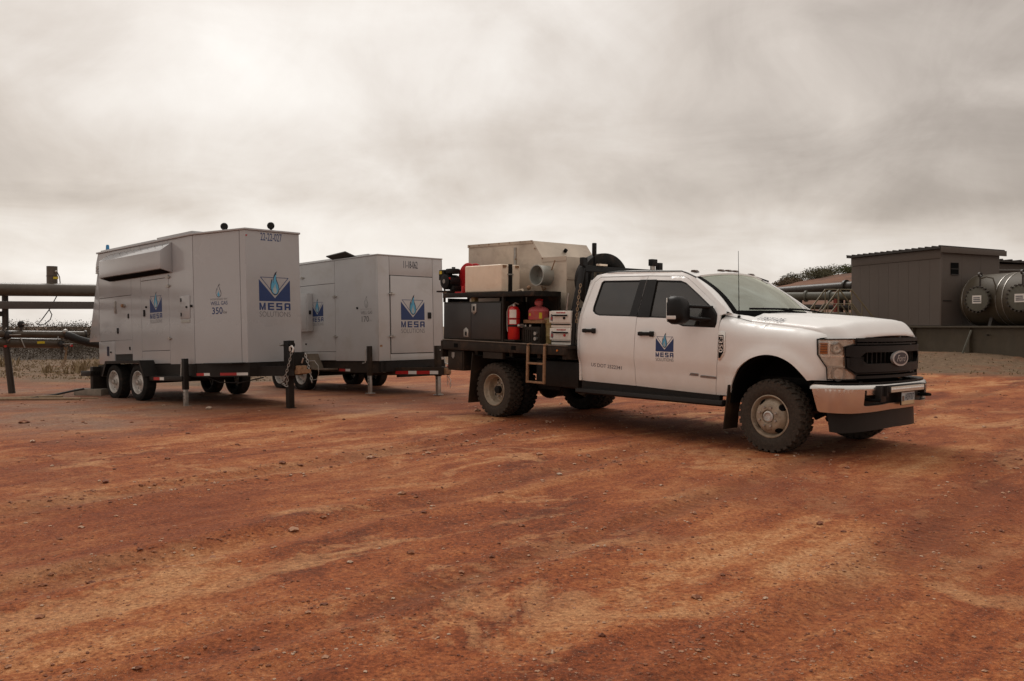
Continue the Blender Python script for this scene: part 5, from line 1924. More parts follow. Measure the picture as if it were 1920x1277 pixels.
    MB().sheet(roof, list(np.linspace(-1, 1, 25)), list(np.linspace(0, .02, 2)) + list(np.linspace(.04, 1, 30)), .03, (0, 0, -1)).build('roof', wt, t, smooth=40)
    def wsc(u, v):
        a = Vector((-.62 + .22 * (1 - u * u), .825 * u, 1.505))
        b = Vector((-1.24 + .10 * (1 - u * u), .715 * u, 1.963 + .058 * (1 - u * u)))
        p = a.lerp(b, v)
        p += Vector((.04, 0, .03)) * math.sin(math.pi * v)
        return p
    ws = MB().sheet(wsc, list(np.linspace(-.985, .985, 21)), list(np.linspace(0, 1, 13)), .006, (-.5, 0, -.8)).build('windscreen', M['ws'], t, smooth=50)
    for s in (-1, 1):          # A pillar outer skin between door frame and glass
        lo, hi = [], []
        for k in range(9):
            v = k / 8
            p = wsc(s * .985, v)
            lo.append(p + Vector((-.004, 0, .004)))
            x = -.68 + (-1.30 + .68) * v
            z = float(np.interp(-x, [.68, .80, 1.02, 1.30], [1.545, 1.63, 1.782, 1.965]))
            hi.append(Vector((x, s * (Wcab(x, z) - .004), z + .004)))
        n = len(lo)
        mb = MB()
        midp = [(a.lerp(b, .5) + Vector((.012, s * .020, .014))) for a, b in zip(lo, hi)]
        vs = lo + midp + hi
        mb.add(vs, [(i, i + 1, n + i + 1, n + i) for i in range(n - 1)] + [(n + i, n + i + 1, 2 * n + i + 1, 2 * n + i) for i in range(n - 1)])
        mb.build('windscreen_pillar', wt, t, smooth=60)
        # black ceramic border of the glass
        b1 = [wsc(s * .985, k / 8) + Vector((.004, 0, .006)) for k in range(9)]
        b2 = [wsc(s * .915, k / 8) + Vector((.004, 0, .006)) for k in range(9)]
        MB().add(b1 + b2, [(i, i + 1, 9 + i + 1, 9 + i) for i in range(8)]).build('glass_border', M['hole'], ws, smooth=60)
    b1 = [wsc(u, 0) + Vector((.004, 0, .006)) for u in np.linspace(-.985, .985, 15)]
    b2 = [wsc(u, .085) + Vector((.004, 0, .006)) for u in np.linspace(-.985, .985, 15)]
    MB().add(b1 + b2, [(i, i + 1, 15 + i + 1, 15 + i) for i in range(14)]).build('glass_border', M['hole'], ws, smooth=60)
    # header above the glass
    h1 = [wsc(u, 1.0) + Vector((.002, 0, .004)) for u in np.linspace(-1, 1, 21)]
    h2 = [Vector(roof(u, 1.0)) for u in np.linspace(-1, 1, 21)]
    h3 = [Vector(roof(u, .96)) + Vector((0, 0, .003)) for u in np.linspace(-1, 1, 21)]
    MB().add(h1 + h2 + h3, [(i, i + 1, 21 + i + 1, 21 + i) for i in range(20)] + [(21 + i, 21 + i + 1, 42 + i + 1, 42 + i) for i in range(20)]).build('roof_header', wt, t, smooth=60)
    MB().prism([(-.93, .62), (.93, .62), (.95, 1.40), (.72, 1.98), (-.72, 1.98), (-.95, 1.40)], 'x', -3.0, -2.965).build('cab_back', w, t)
    MB().box(-3.008, -3.001, -.6, .6, 1.45, 1.88).build('rear_window', M['tint'], t)
    MB().box(-2.9, -.6, -.85, .85, .60, .66).build('cab_floor', M['hole'], t)
    MB().box(-.80, -.70, -.85, .85, .66, 1.40).build('firewall', M['dash'], t)
    # clearance lamps
    for y in (-.60, -.15, 0, .15, .60):
        x = -1.235 + .10 * (1 - (y / .72) ** 2) - .14
        z = roof(y / .72, (x + 2.985) / (-1.235 + .10 * (1 - (y / .72) ** 2) + 2.985))[2]
        MB().prism([(-.045, 0), (.05, 0), (.02, .026), (-.03, .026)], 'y', -.035, .035).xf(Matrix.Translation((x, y, z - .004))).build('clearance_lamp', M['amber_dark'], t, bevel=.006)
    # ---------------- bonnet
    def xfront(y):
        # front edge of the bonnet follows the grille
        i = np.argmin(np.abs(FC.c[:, 1] - y))
        return float(np.interp(y, FC.c[:, 1], FC.c[:, 0])) - .004
    def bonnet(u, v):
        y = .862 * u
        x0 = -.40 + .0 * u
        x0 = -.345 - .06 * (1 - abs(u) ** 6)
        x1 = xfront(max(-.83, min(.83, y))) - .012 - .12 * max(0, (abs(u) - .90) / .10)
        x = x0 + (x1 - x0) * v
        zc = float(np.interp(x, [-.45, 0, .45, .75, .95], [1.540, 1.530, 1.500, 1.468, 1.440]))
        ze = float(np.interp(x, [-.45, -.343, .54, .62, .9], [1.45, 1.432, 1.342, 1.325, 1.30]))
        z = ze + (zc - ze) * max(0, 1 - abs(u) ** 2.2) ** .6
        z += .012 * math.exp(-((abs(u) - .62) / .06) ** 2) * (1 - v * .4)
        d = x1 - x
        if d < .16:
            z -= .135 * (1 - d / .16) ** 2.0
        return (x, y, z)
    us = [-1.0] + [-(1 - e) for e in np.geomspace(2e-3, .12, 11)] + list(np.linspace(-.85, .85, 33)) + [1 - e for e in np.geomspace(2e-3, .12, 11)[::-1]] + [1.0]
    vs_ = list(np.linspace(0, .8, 18)) + list(np.linspace(.82, 1, 16))
    MB().sheet(bonnet, us, vs_, .02, (-.25, 0, -1)).build('bonnet', wt, t, smooth=50)
    for s in (-1, 1):        # white top of the wing behind the bonnet corner
        ca = [(-.338, .858, 1.434), (-.45, .855, 1.457), (-.62, .852, 1.489), (-.70, .885, 1.508)]
        cb = [(-.345, .77, 1.478), (-.45, .775, 1.497), (-.585, .79, 1.512), (-.655, .850, 1.535)]
        mb = MB()
        mb.add([(x, s * y, z) for x, y, z in ca + cb], [(0, 1, 5, 4), (1, 2, 6, 5), (2, 3, 7, 6)])
        mb.build('wing_top', wt, t, smooth=60)
    # cowl with wipers
    def cowl(u, v):
        a = wsc(u * .97, 0.02)
        b = Vector(bonnet(u * .95, 0))
        return Vector(a).lerp(b, v) - Vector((0, 0, .012 + .02 * math.sin(math.pi * v)))
    MB().sheet(cowl, list(np.linspace(-1, 1, 15)), [0, .3, .7, 1], .02, (0, 0, -1)).build('cowl', pl, t)
    for y0, y1 in ((-.62, -.02), (.02, .62)):
        pts = [Vector(wsc(u, .07)) + Vector((.025, 0, .035)) for u in np.linspace(y0 / .82, y1 / .82, 6)]
        wp = MB().tube(pts, .012, 6).build('wiper_blade', M['hole'], t)
        b = Vector(wsc((y0 + y1) / 2 / .82 + .15, .06)) + Vector((.03, 0, .04))
        MB().tube([b, b + Vector((.06, .18, -.02)), b + Vector((.09, .34, -.05))], .011, 6).build('wiper_arm', M['hole'], wp)
    # aerial on the near wing
    MB().tube([(-.53, -.84, 1.47), (-.53, -.84, 1.50)], .018, 8).build('aerial_base', pl, t)
    MB().tube([(-.53, -.84, 1.49), (-.532, -.842, 1.62), (-.548, -.845, 2.24)], [.006, .0045, .0025], 6).build('aerial', M['hole'], t)
    # wing lettering
    mb = MB()
    def bon_map(u, v):
        # runs along the shoulder of the bonnet
        y = -.832 + v * .085
        x = -.295 + u * .33
        k = max(-1, min(1, y / .862))
        x0 = -.345 - .06 * (1 - abs(k) ** 6)
        x1 = xfront(max(-.83, min(.83, y))) - .012 - .12 * max(0, (abs(k) - .90) / .10)
        q = Vector(bonnet(k, (x - x0) / (x1 - x0)))
        return (q.x, q.y - .010, q.z + .010)
    lettering(mb, '1TST125', bon_map, 0, 1, 0, 1, .004, .25)
    mb.build('fleet_lettering', M['decal_dark'], t, smooth=0, recalc=False)
    # ---------------- grille
    g0 = .36                                # arc length where the grille begins
    def strip(name, s0, s1, z0, z1, off, th, mat, parent, step=.09, bev=0.0):
        return panel(MB(), [(s0, z0), (s1, z0), (s1, z1), (s0, z1)], FC.map(off), th, (), step).build(name, mat, parent, smooth=40)
    Lf = FC.L
    gr = panel(MB(), [(.49, .822), (.37, .955), (.35, 1.165), (.485, 1.198), (.485, 1.258), (Lf - .485, 1.258), (Lf - .485, 1.198), (Lf - .35, 1.165), (Lf - .37, .955), (Lf - .49, .822)], FC.map(-.07), .02, (), .09).build('grille', M['hole'], t, smooth=40)
    strip('upper_bar', .49, Lf - .49, 1.226, 1.266, .004, .05, pl, gr)
    strip('upper_lip', .50, Lf - .50, 1.196, 1.212, -.012, .04, pl, gr)
    panel(MB(), [(.352, 1.075), (.352, 1.160), (.40, 1.185), (Lf - .40, 1.185), (Lf - .352, 1.160), (Lf - .352, 1.075), (Lf - .52, 1.062), (Lf - .60, 1.115), (.60, 1.115), (.52, 1.062)], FC.map(.016), .06, (), .07).build('main_bar', pl, gr, smooth=40)
    panel(MB(), [(.368, .958), (.36, 1.06), (.53, 1.055), (.62, .995), (Lf - .62, .995), (Lf - .53, 1.055), (Lf - .36, 1.06), (Lf - .368, .958), (Lf - .47, .905), (.47, .905)], FC.map(.014), .06, (), .07).build('main_bar', pl, gr, smooth=40)
    strip('lower_bar', .50, Lf - .50, .838, .868, -.004, .05, pl, gr)
    strip('lower_lip', .49, Lf - .49, .884, .896, -.025, .03, pl, gr)
    n = 15
    for i in range(n):
        s = .66 + (Lf - 1.32) * i / (n - 1)
        strip('grille_vane', s - .006, s + .006, 1.0, 1.115, -.02, .03, pl, gr)
        strip('grille_vane', s - .006, s + .006, 1.20, 1.228, -.015, .03, pl, gr)
    for k in range(8):                       # fine ribs in the grille corners
        for a in (.40, Lf - .57):
            strip('grille_rib', a, a + .17, .975 + .012 * k, .981 + .012 * k, .019, .006, pl, gr, .1)
    # oval badge
    om = FC.map(.030)
    cs = FC.L / 2
    def oval(a, b, name, mat, off, par):
        f = FC.map(off)
        pts = [f(cs + a * math.cos(q), 1.045 + b * math.sin(q))[0] for q in np.linspace(0, 2 * math.pi, 36, endpoint=False)]
        back = [f(cs + a * math.cos(q), 1.045 + b * math.sin(q)) for q in np.linspace(0, 2 * math.pi, 36, endpoint=False)]
        bk = [tuple(Vector(p) + Vector(d) * .03) for p, d in back]
        N = 36
        return MB().add(pts + bk, [tuple(range(N))] + [(i, (i + 1) % N, N + (i + 1) % N, N + i) for i in range(N)]).build(name, mat, par, smooth=30)
    ov = oval(.175, .083, 'oval_badge', M['silver'], .036, t)
    oval(.145, .064, 'badge_field', pbr('badge_field', (.02, .022, .035), .3), .039, ov)
    mb = MB()
    fm = FC.map(.042)
    lettering(mb, 'Ford', lambda u, v: fm(u, v)[0], cs - .10, cs + .10, 1.012, 1.080, .0, .35)
    mb.build('badge_script', M['silver'], ov, smooth=0, recalc=False)
    # ---------------- headlamps
    for s in (-1, 1):
        A = (lambda q: q) if s < 0 else (lambda q: Lf - q)
        def P(lst):
            r = [(A(a), b) for a, b in lst]
            return r
        out = [(.060, 1.256), (.066, 1.088), (.158, .956), (.166, .826), (.486, .826), (.490, .882), (.362, .957), (.345, 1.168), (.476, 1.199), (.476, 1.262)]
        hd = panel(MB(), P(out), FC.map(-.024), .02, (), .06).build('headlamp', M['lens'], t, smooth=40)
        panel(MB(), P(out), FC.map(.004), .05, [P(inset_poly(out, .011))], .06).build('lamp_bezel', M['plastic'], hd, smooth=40)
        panel(MB(), P([(.095, 1.218), (.094, 1.098), (.170, 1.098), (.172, 1.220)]), FC.map(-.012), .03, (), .05).build('turn_signal', M['amber'], hd, smooth=40)
        for k in range(4):
            z = 1.118 + k * .026
            panel(MB(), P([(.096, z), (.170, z), (.170, z + .006), (.096, z + .006)]), FC.map(-.007), .006, (), .05).build('signal_rib', M['amber_dark'], hd, smooth=40)
        panel(MB(), P([(.178, 1.235), (.176, 1.085), (.196, 1.085), (.198, 1.235)]), FC.map(-.008), .02, (), .05).build('lamp_divider', M['chrome'], hd)
        panel(MB(), P([(.10, 1.085), (.34, 1.085), (.34, 1.066), (.105, 1.066)]), FC.map(-.008), .02, (), .05).build('lamp_divider', M['chrome'], hd)
        panel(MB(), P([(.165, .972), (.36, .972), (.36, .956), (.168, .956)]), FC.map(-.008), .02, (), .05).build('lamp_divider', M['tape_white'], hd)
        p, nn = FC.p(A(.265))
        c = Vector((p.x, p.y, 1.158)) + nn * .016
        MB().lathe([(.066, .006), (.060, -.006), (.050, .0), (.030, .012), (.012, .008), (1e-4, -.004)], c, nn, 20, caps=False).build('lamp_bulb_bowl', M['lens'], hd, smooth=60)
        p, nn = FC.p(A(.29))
        MB().lathe([(.080, .006), (.072, -.008), (.058, .0), (.034, .012), (1e-4, .006)], Vector((p.x, p.y, .893)) + nn * .022, nn, 20, caps=False).build('lamp_bulb_bowl', M['tape_white'], hd, smooth=60)
        gl = glassmat('lamp_cover', (.95, .94, .92), .02, .02, .15)
        panel(MB(), P(inset_poly(out, .012)), FC.map(.0), .004, (), .06).build('lamp_cover', gl, hd, smooth=40)
    # ---------------- bumper
    Lb = BC.L
    def bmap(off=0.0):
        def f(s, z):
            p, nn = BC.p(s)
            q = p + nn * (-off + .022 * max(0, (.738 - z) / .25) ** 1.5 + .045 * max(0, (z - .738) / .047) ** 1.6)
            return ((q.x, q.y, z), (nn.x, nn.y, 0))
        return f
    outer = [(.024, .738), (.083, .505), (.11, .492), (.45, .486), (.62, .492), (.85, .502), (1.05, .512), (Lb - 1.05, .512), (Lb - .62, .492), (Lb - .45, .486), (Lb - .11, .492), (Lb - .083, .505), (Lb - .024, .738)]
    cut = [(.605, .725), (.600, .572), (.62, .560), (.86, .566), (1.0, .578), (Lb - 1.0, .578), (Lb - .86, .566), (Lb - .62, .560), (Lb - .600, .572), (Lb - .605, .725)]
    bp = panel(MB(), outer, bmap(), .03, [cut], .045).build('bumper', M['chrome'], t, smooth=40)
    def lip(u, v):
        s = .022 + (Lb - .044) * u
        p, nn = BC.p(s)
        a = v * math.pi / 2
        q = p + nn * (.045 * (1 - math.cos(a)))
        return (q.x, q.y, .739 + .046 * math.sin(a))
    MB().sheet(lip, list(np.linspace(0, 1, 90)), list(np.linspace(0, 1, 7)), .02, (-.6, 0, -.3)).build('bumper_lip', M['chrome'], bp, smooth=60)
    panel(MB(), [(.59, .735), (.59, .548), (Lb - .59, .548), (Lb - .59, .735)], bmap(-.05), .02, (), .08).build('bumper_insert', pl, bp, smooth=40)
    # black step pad on top
    def pad(u, v):
        s = .03 + (Lb - .06) * u
        p, nn = BC.p(s)
        q = p + nn * (.035 + .13 * v)
        return (q.x, q.y, .792 + .012 * (1 - v))
    MB().sheet(pad, list(np.linspace(0, 1, 40)), [0, .5, 1], .012, (0, 0, -1)).build('bumper_pad', pl, bp, smooth=50)
    panel(MB(), [(.64, .730), (.64, .675), (.82, .675), (.82, .730)], bmap(-.01), .02, (), .06).build('bumper_plate', M['chrome'], bp, smooth=40)
    for a in (.74, Lb - .74):
        p, nn = BC.p(a)
        q = Vector((p.x, p.y, .625))
        tv = Vector((-nn.y, nn.x, 0))
        MB().tube([q + nn * .06 - tv * .06, q - nn * .03 - tv * .05, q - nn * .055, q - nn * .03 + tv * .05, q + nn * .06 + tv * .06], .016, 8).build('tow_hook', M['hole'], bp)
    # light bar
    lb = MB().box(1.005, 1.065, -.46, .36, .690, .772).build('light_bar', M['rack_black'], t, bevel=.010)
    MB().box(1.063, 1.071, -.43, .33, .700, .760).build('light_bar_lens', M['lens_diffuse'], lb, bevel=.004)
    for k in range(20):
        y = -.415 + k * .038
        MB().lathe([(.016, 0), (.010, .006), (1e-4, .008)], (1.071, y, .730), (1, 0, 0), 8).build('light_emitting_cell', M['lens'], lb)
    for y in (-.475, .375):
        MB().box(.985, 1.055, y - .012, y + .012, .66, .765).build('light_bar_bracket', M['rack_black'], lb)
    MB().box(.955, 1.02, -.56, -.44, .60, .77).build('light_bar_mount', M['rack_black'], lb, bevel=.008)
    # licence plate
    X = 1.045
    fp = MB().box(X - .012, X, -.158, .158, .548, .712).build('licence_plate', M['rack_black'], t, bevel=.003)
    pm = lambda u, v, o=.002: (X + o, -.15 + .30 * u, .553 + .153 * v)
    def quad(a, b, c, d, mat, nm, o):
        MB().add([pm(a, b, o), pm(c, b, o), pm(c, d, o), pm(a, d, o)], [(0, 1, 2, 3)]).build(nm, mat, fp, smooth=0, recalc=False)
    quad(0, 0, 1, 1, pbr('plate_sky', (.42, .46, .47), .5), 'plate_face', .002)
    quad(0, 0, 1, .28, pbr('plate_sand', (.52, .38, .22), .5), 'plate_ground', .003)
    quad(0, .86, 1, 1, pbr('plate_top', (.45, .24, .12), .5), 'plate_band', .003)
    quad(.04, .25, .20, .62, pbr('plate_mark', (.16, .10, .07), .5), 'plate_mark', .004)
    mb = MB()
    lettering(mb, 'AS9707', lambda u, v: pm(u, v, .0045), .25, .95, .30, .78, .01)
    mb.build('plate_lettering', M['decal_dark'], fp, smooth=0, recalc=False)
    # air dam
    def dam(s, z):
        p, nn = BC.p(s)
        q = p + nn * (.135 + .05 * (z - .5))
        return ((q.x, q.y, z), (nn.x, nn.y, 0))
    panel(MB(), [(.13, .492), (.17, .280), (.40, .270), (.75, .280), (Lb / 2, .295), (Lb - .75, .280), (Lb - .40, .270), (Lb - .17, .280), (Lb - .13, .492)], dam, .008, (), .07).build('air_dam', M['plastic'], t, smooth=40)
    # ---------------- badges and lettering on the side
    sm = lambda u, v, off=.0012: (u, -(Wcab(u, v) + off + .001), v)
    company_logo(t, sm, -1.612, 1.075 - .018, .275)
    mb = MB()
    lettering(mb, 'US DOT 2522341', lambda u, v: (u, -(Wcab(u, v - .03) + .004), v - .022 * (u + 2.737) / .54), -2.737, -2.195, .822, .868, .002, .12)
    mb.build('side_lettering', M['decal_dark'], t, smooth=0, recalc=False)
    mb = MB()
    mb.add([sm(-1.123, .786, .006), sm(-.99, .783, .006), sm(-.985, .813, .006), sm(-1.10, .816, .006)], [(0, 1, 2, 3)])
    mb.add([sm(-.965, .770, .006), sm(-.735, .764, .006), sm(-.735, .790, .006), sm(-.955, .797, .006)], [(0, 1, 2, 3)])
    bd = mb.build('engine_badge', M['decal_grey'], t, smooth=0, recalc=False)
    mb = MB()
    lettering(mb, 'POWER STROKE', lambda u, v: sm(u, v - .02 * (u + .955), .008), -.952, -.745, .772, .788)
    lettering(mb, '6.7 V8', lambda u, v: sm(u, v, .008), -1.09, -1.0, .790, .808)
    mb.build('badge_lettering', M['chrome'], bd, smooth=0, recalc=False)
    fm2 = lambda u, v, off=.0: (u, -(Wf(u, v) + off), v)
    vp = [(-.682, 1.312), (-.598, 1.312), (-.590, 1.300), (-.590, 1.10), (-.612, 1.045), (-.660, .985), (-.682, .985)]
    sv = panel(MB(), vp, lambda x, z: (fm2(x, z, .012), (0, 1, 0)), .016, (), .08).build('wing_vent_badge', M['chrome'], t, smooth=30, bevel=0)
    MB().add([fm2(-.678, 1.275, .014), fm2(-.612, 1.275, .014), fm2(-.612, 1.075, .014), fm2(-.655, 1.01, .014), fm2(-.678, 1.01, .014)], [(4, 3, 2, 1, 0)]).build('badge_inset', M['hole'], sv, smooth=0, recalc=False)
    mb = MB()
    lettering(mb, 'F350', lambda u, v: fm2(-.672 + v * .055, 1.265 - u * .19, .017), 0, 1, 0, 1, .012)
    mb.build('badge_lettering', M['chrome'], sv, smooth=0, recalc=False)
    # ---------------- mirrors
    for s in (-1, 1):
        ax = Matrix.Translation((-1.085, s * 1.235, 1.555))
        mb = MB()
        # housing: rounded box, wider than deep, faces rearwards
        n = 20
        vs = []
        for j, (dx, k) in enumerate(((-.085, .92), (-.05, 1.0), (.03, .98), (.085, .80), (.11, .45))):
            for i in range(n):
                a = 2 * math.pi * i / n
                e = 3.6
                cy = math.copysign(abs(math.cos(a)) ** (2 / e), math.cos(a))
                cz = math.copysign(abs(math.sin(a)) ** (2 / e), math.sin(a))
                hz = .165 if cz < 0 else .170
                vs.append((dx - .018 * (cz > 0) * cz, cy * .128 * k * (1 - .12 * max(0, cz)), cz * hz * k))
        fs = [tuple(range(n - 1, -1, -1)), tuple(range(4 * n, 5 * n))]
        for j in range(4):
            fs += [(j * n + i, j * n + (i + 1) % n, (j + 1) * n + (i + 1) % n, (j + 1) * n + i) for i in range(n)]
        mh = mb.add(vs, fs).xf(ax).build('mirror', pl, t, smooth=50)
        MB().box(-1.185, -1.172, s * 1.235 - .105, s * 1.235 + .105, 1.42, 1.70).build('mirror_glass', M['chrome'], mh)
        y = s * (1.235 + .125)
        y0, y1 = sorted((y - s * .004, y + s * .008))
        MB().box(-1.165, -1.03, y0 - 0, y1, 1.452, 1.492).build('mirror_lamp', M['tape_white'], mh, bevel=.004)
        MB().tube([(-1.06, s * 1.13, 1.605), (-.93, s * 1.07, 1.600), (-.80, s * .965, 1.590)], .020, 8).build('mirror_arm', pl, mh)
        MB().tube([(-1.06, s * 1.13, 1.475), (-.93, s * 1.05, 1.455), (-.80, s * .975, 1.45)], .024, 8).build('mirror_arm', pl, mh)
        y0, y1 = sorted((s * .945, s * 1.0))
        MB().prism([(-.97, 1.372), (-.755, 1.368), (-.735, 1.42), (-.745, 1.515), (-.80, 1.590), (-.93, 1.615), (-.95, 1.50)], 'y', y0, y1).build('mirror_foot', pl, mh, bevel=.012)
    # ---------------- wheels
    for s in (-1, 1):
        wheel(t, (0, s * 1.025, .397), s, .405, .255, .232, 'front', 'front_wheel', M['tyre'], 30)
        wheel(t, (-4.55, s * 1.150, .397), s, .402, .245, .232, 'dual', 'outer_rear_wheel', M['tyre'], 30)
        wheel(t, (-4.55, s * .862, .397), s, .402, .245, .232, 'dual', 'inner_rear_wheel', M['tyre_dark'], 30)
    # ---------------- chassis
    k = M['black_metal']
    for s in (-1, 1):
        MB().box(-6.0, .75, s * .46 - .04, s * .46 + .04, .62, .80).build('frame_rail', k, t)
        MB().box(-5.3, -3.7, s * .58 - .035, s * .58 + .035, .42, .50).build('leaf_spring', k, t)
        MB().tube([(.2, s * .42, .36), (.5, s * .40, .52), (.72, s * .42, .62)], .03, 8).build('radius_arm', k, t)
    MB().cyl((-4.55, -.85, .40), (-4.55, .85, .40), .065, n=14).build('rear_axle', k, t)
    MB().sphere((-4.55, 0, .40), .19, 16, 10).build('differential', k, t)
    MB().cyl((0, -.85, .40), (0, .85, .40), .06, n=14).build('front_axle', k, t)
    MB().box(-3.3, -1.2, -.16, .16, .48, .70).build('transmission', k, t, bevel=.03)
    MB().box(-.6, .7, -.40, .40, .50, 1.15).build('engine_block', M['hole'], t)
    MB().box(-3.6, -2.2, .15, .75, .40, .68).build('fuel_tank', k, t, bevel=.03)
    MB().cyl((-3.9, -.52, .56), (-2.9, -.52, .56), .11, n=16).build('exhaust_muffler', M['dirty_black'], t)
    MB().box(-3.9, -3.05, -.90, -.62, .50, .86).build('battery_box', k, t, bevel=.02)
    for x in (-2.4, -1.0):
        MB().box(x - .05, x + .05, -.5, .5, .60, .70).build('cross_member', k, t)
    # ---------------- cabin
    for y in (-.42, .42):
        MB().box(-1.72, -1.22, y - .26, y + .26, .95, 1.08).build('seat_cushion', M['seat'], t, bevel=.05)
        MB().prism([(-1.86, 1.02), (-1.66, 1.02), (-1.80, 1.62), (-1.93, 1.62)], 'y', y - .25, y + .25).build('seat_back', M['seat'], t, bevel=.05)
        MB().box(-1.95, -1.84, y - .13, y + .13, 1.65, 1.84).build('head_restraint', M['seat'], t, bevel=.04)
    MB().prism([(-2.85, 1.02), (-2.65, 1.02), (-2.75, 1.60), (-2.88, 1.60)], 'y', -.7, .7).build('rear_seat_back', M['seat'], t, bevel=.05)
    MB().box(-2.65, -2.2, -.7, .7, .95, 1.05).build('rear_seat_cushion', M['seat'], t, bevel=.05)
    MB().prism([(-.70, 1.02), (-.95, 1.05), (-1.02, 1.32), (-.92, 1.43), (-.45, 1.45), (-.45, 1.30)], 'y', -.80, .80).build('dashboard', M['dash'], t, bevel=.03)
    ring = [Vector((-1.10, .42, 1.33)) + Vector((.06 * math.cos(a) * .5, .18 * math.sin(a), .17 * math.cos(a))) for a in np.linspace(0, 2 * math.pi, 24, endpoint=False)]
    MB().tube(ring, .015, 6, closed=True).build('steering_wheel', M['dash'], t)
    MB().box(-.80, -.55, -.52, -.15, 1.452, 1.464).build('dash_papers', M['paper'], t)
    MB().box(-1.15, -1.12, -.12, .12, 1.83, 1.91).build('interior_mirror', M['dash'], t, bevel=.01)
    # ---------------- flatbed
    d = M['dirty_black']
    MB().box(-5.745, -3.03, -1.16, 1.16, 1.045, 1.082).build('bed_deck', d, t)
    for s in (-1, 1):
        y0, y1 = sorted((s * 1.20, s * 1.162))
        rail = MB().prism([(-5.745, .962), (-3.02, .958), (-3.02, 1.080), (-5.745, 1.110)], 'y', y0, y1).build('side_rail', d, t, bevel=.006)
        y0, y1 = sorted((s * 1.215, s * 1.13))
        MB().prism([(-5.745, 1.112), (-3.02, 1.082), (-3.02, 1.092), (-5.745, 1.122)], 'y', y0, y1).build('rail_cap', pbr('worn_rail_edge', (.17, .135, .105), .6, var=.3, vscale=16), rail)
        for x in (-4.05, -5.4):
            MB().box(x - .05, x + .05, min(s * 1.203, s * 1.199), max(s * 1.203, s * 1.199), 1.0, 1.06).build('stake_pocket', M['hole'], rail)
        MB().cyl((-3.15, s * 1.20, 1.02), (-3.15, s * 1.212, 1.02), .014, n=10).build('marker_lamp', M['amber'], rail)
    for x in (-5.6, -5.0, -4.2, -3.6, -3.1):
        MB().box(x - .035, x + .035, -1.12, 1.12, .90, 1.044).build('bed_cross_member', d, t)
    MB().box(-5.79, -5.748, -1.20, 1.20, .84, 1.10).build('tail_skirt', d, t)
    ub = MB().box(-5.68, -5.28, -1.14, -.70, .64, .955).build('underbed_box', d, t, bevel=.012)
    MB().box(-5.665, -5.30, -1.152, -1.14, .66, .935).build('box_door', d, ub, bevel=.006)
    MB().prism([(-5.56, .92), (-5.49, .92), (-5.49, .85), (-5.525, .82), (-5.56, .85)], 'y', -1.16, -1.15).build('box_latch', M['steel'], ub)
    MB().box(-5.28, -5.08, -.9, .9, .62, .94).build('hitch_frame', k, t)
    for s in (-1, 1):
        y0, y1 = sorted((s * 1.17, s * .63))
        MB().prism([(-5.13, .165), (-5.118, .165), (-5.02, .93), (-5.035, .93)], 'y', y0, y1).build('mud_flap', M['dirty_black'], t, bevel=.003)
        MB().box(-5.0, -4.1, y0 + .02, y1 - .02, .885, .90).build('inner_fender', M['hole'], t)
    MB().box(-4.75, -4.3, -1.19, -1.13, .86, .952).build('fender_skirt', d, t)
    # boarding ladder
    ld = MB()
    for x in (-3.715, -3.375):
        ld.bar((x, -1.225, 1.07), (x, -1.235, .555), .035, .030, (0, 1, 0))
        ld.bar((x, -1.235, 1.085), (x, -1.17, 1.10), .035, .022)
    lad = ld.build('ladder', M['rust'], t, bevel=.004)
    for z in (.572, .830):
        MB().bar((-3.70, -1.232, z), (-3.39, -1.232, z), .04, .028).build('ladder_rung', M['rust'], lad, bevel=.004)
    # headache rack
    b = M['rack_black']
    for s in (-1, 1):
        y0, y1 = sorted((s * .99, s * .955))
        rk = MB()
        lo = [(-3.37, 1.085), (-3.055, 1.085), (-3.05, 1.40), (-3.035, 2.14), (-3.115, 2.17), (-3.145, 1.60)]
        bt = []
        for yy in (.99, .955):
            for x, z in lo:
                f = (z - 1.085) / 1.085
                bt.append((x + .02 * f, s * (yy - .15 * f * f), z))
        N = len(lo)
        rk.add(bt, [tuple(range(N)), tuple(range(2 * N - 1, N - 1, -1))] + [(i, (i + 1) % N, N + (i + 1) % N, N + i) for i in range(N)])
        rk.build('rack_upright', b, t, bevel=.006)
        # small lamp box on the corner and clip details
        MB().box(-3.10, -3.03, s * .80 - .045, s * .80 + .045, 2.175, 2.29).build('rack_lamp', b, t, bevel=.01)
        MB().tube([(-3.16, s * .99, 1.80), (-3.17, s * 1.0, 1.66), (-3.20, s * .99, 1.52)], .010, 6).build('grab_handle', M['steel'], t)
    MB().box(-3.095, -3.03, -.80, .80, 2.10, 2.18).build('rack_beam', b, t, bevel=.008)
    MB().box(-3.09, -3.04, -.86, .86, 1.55, 1.60).build('rack_beam', b, t, bevel=.006)
    MB().box(-3.09, -3.04, -.90, .90, 1.12, 1.17).build('rack_beam', b, t, bevel=.006)
    for i in range(14):
        y = -.74 + i * .114
        MB().box(-3.075, -3.055, y - .02, y + .02, 1.18, 2.09).build('rack_slat', b, t)
    chain(t, [(-3.02, -.90, 1.92), (-3.025, -.93, 1.75), (-3.03, -.95, 1.58), (-3.035, -.96, 1.40)], .05, 'tie_down_chain', M['rope'])
    MB().cyl((-3.0, -.66, 2.18), (-3.0, -.66, 2.30), .012, n=8).build('aerial_stem', M['hole'], t)
    MB().lathe([(.012, 0), (.030, .03), (.032, .045), (.032, .18), (.028, .19), (1e-4, .19)], (-3.0, -.66, 2.30), (0, 0, 1), 14).build('aerial_pod', M['plastic'], t)
    MB().box(-3.06, -2.99, -.56, -.40, 2.184, 2.21).build('strobe_lamp', M['poly'], t, bevel=.006)
    wl = MB().box(-3.04, -2.96, .52, .64, 2.23, 2.33).build('work_lamp', M['plastic'], t, bevel=.012)
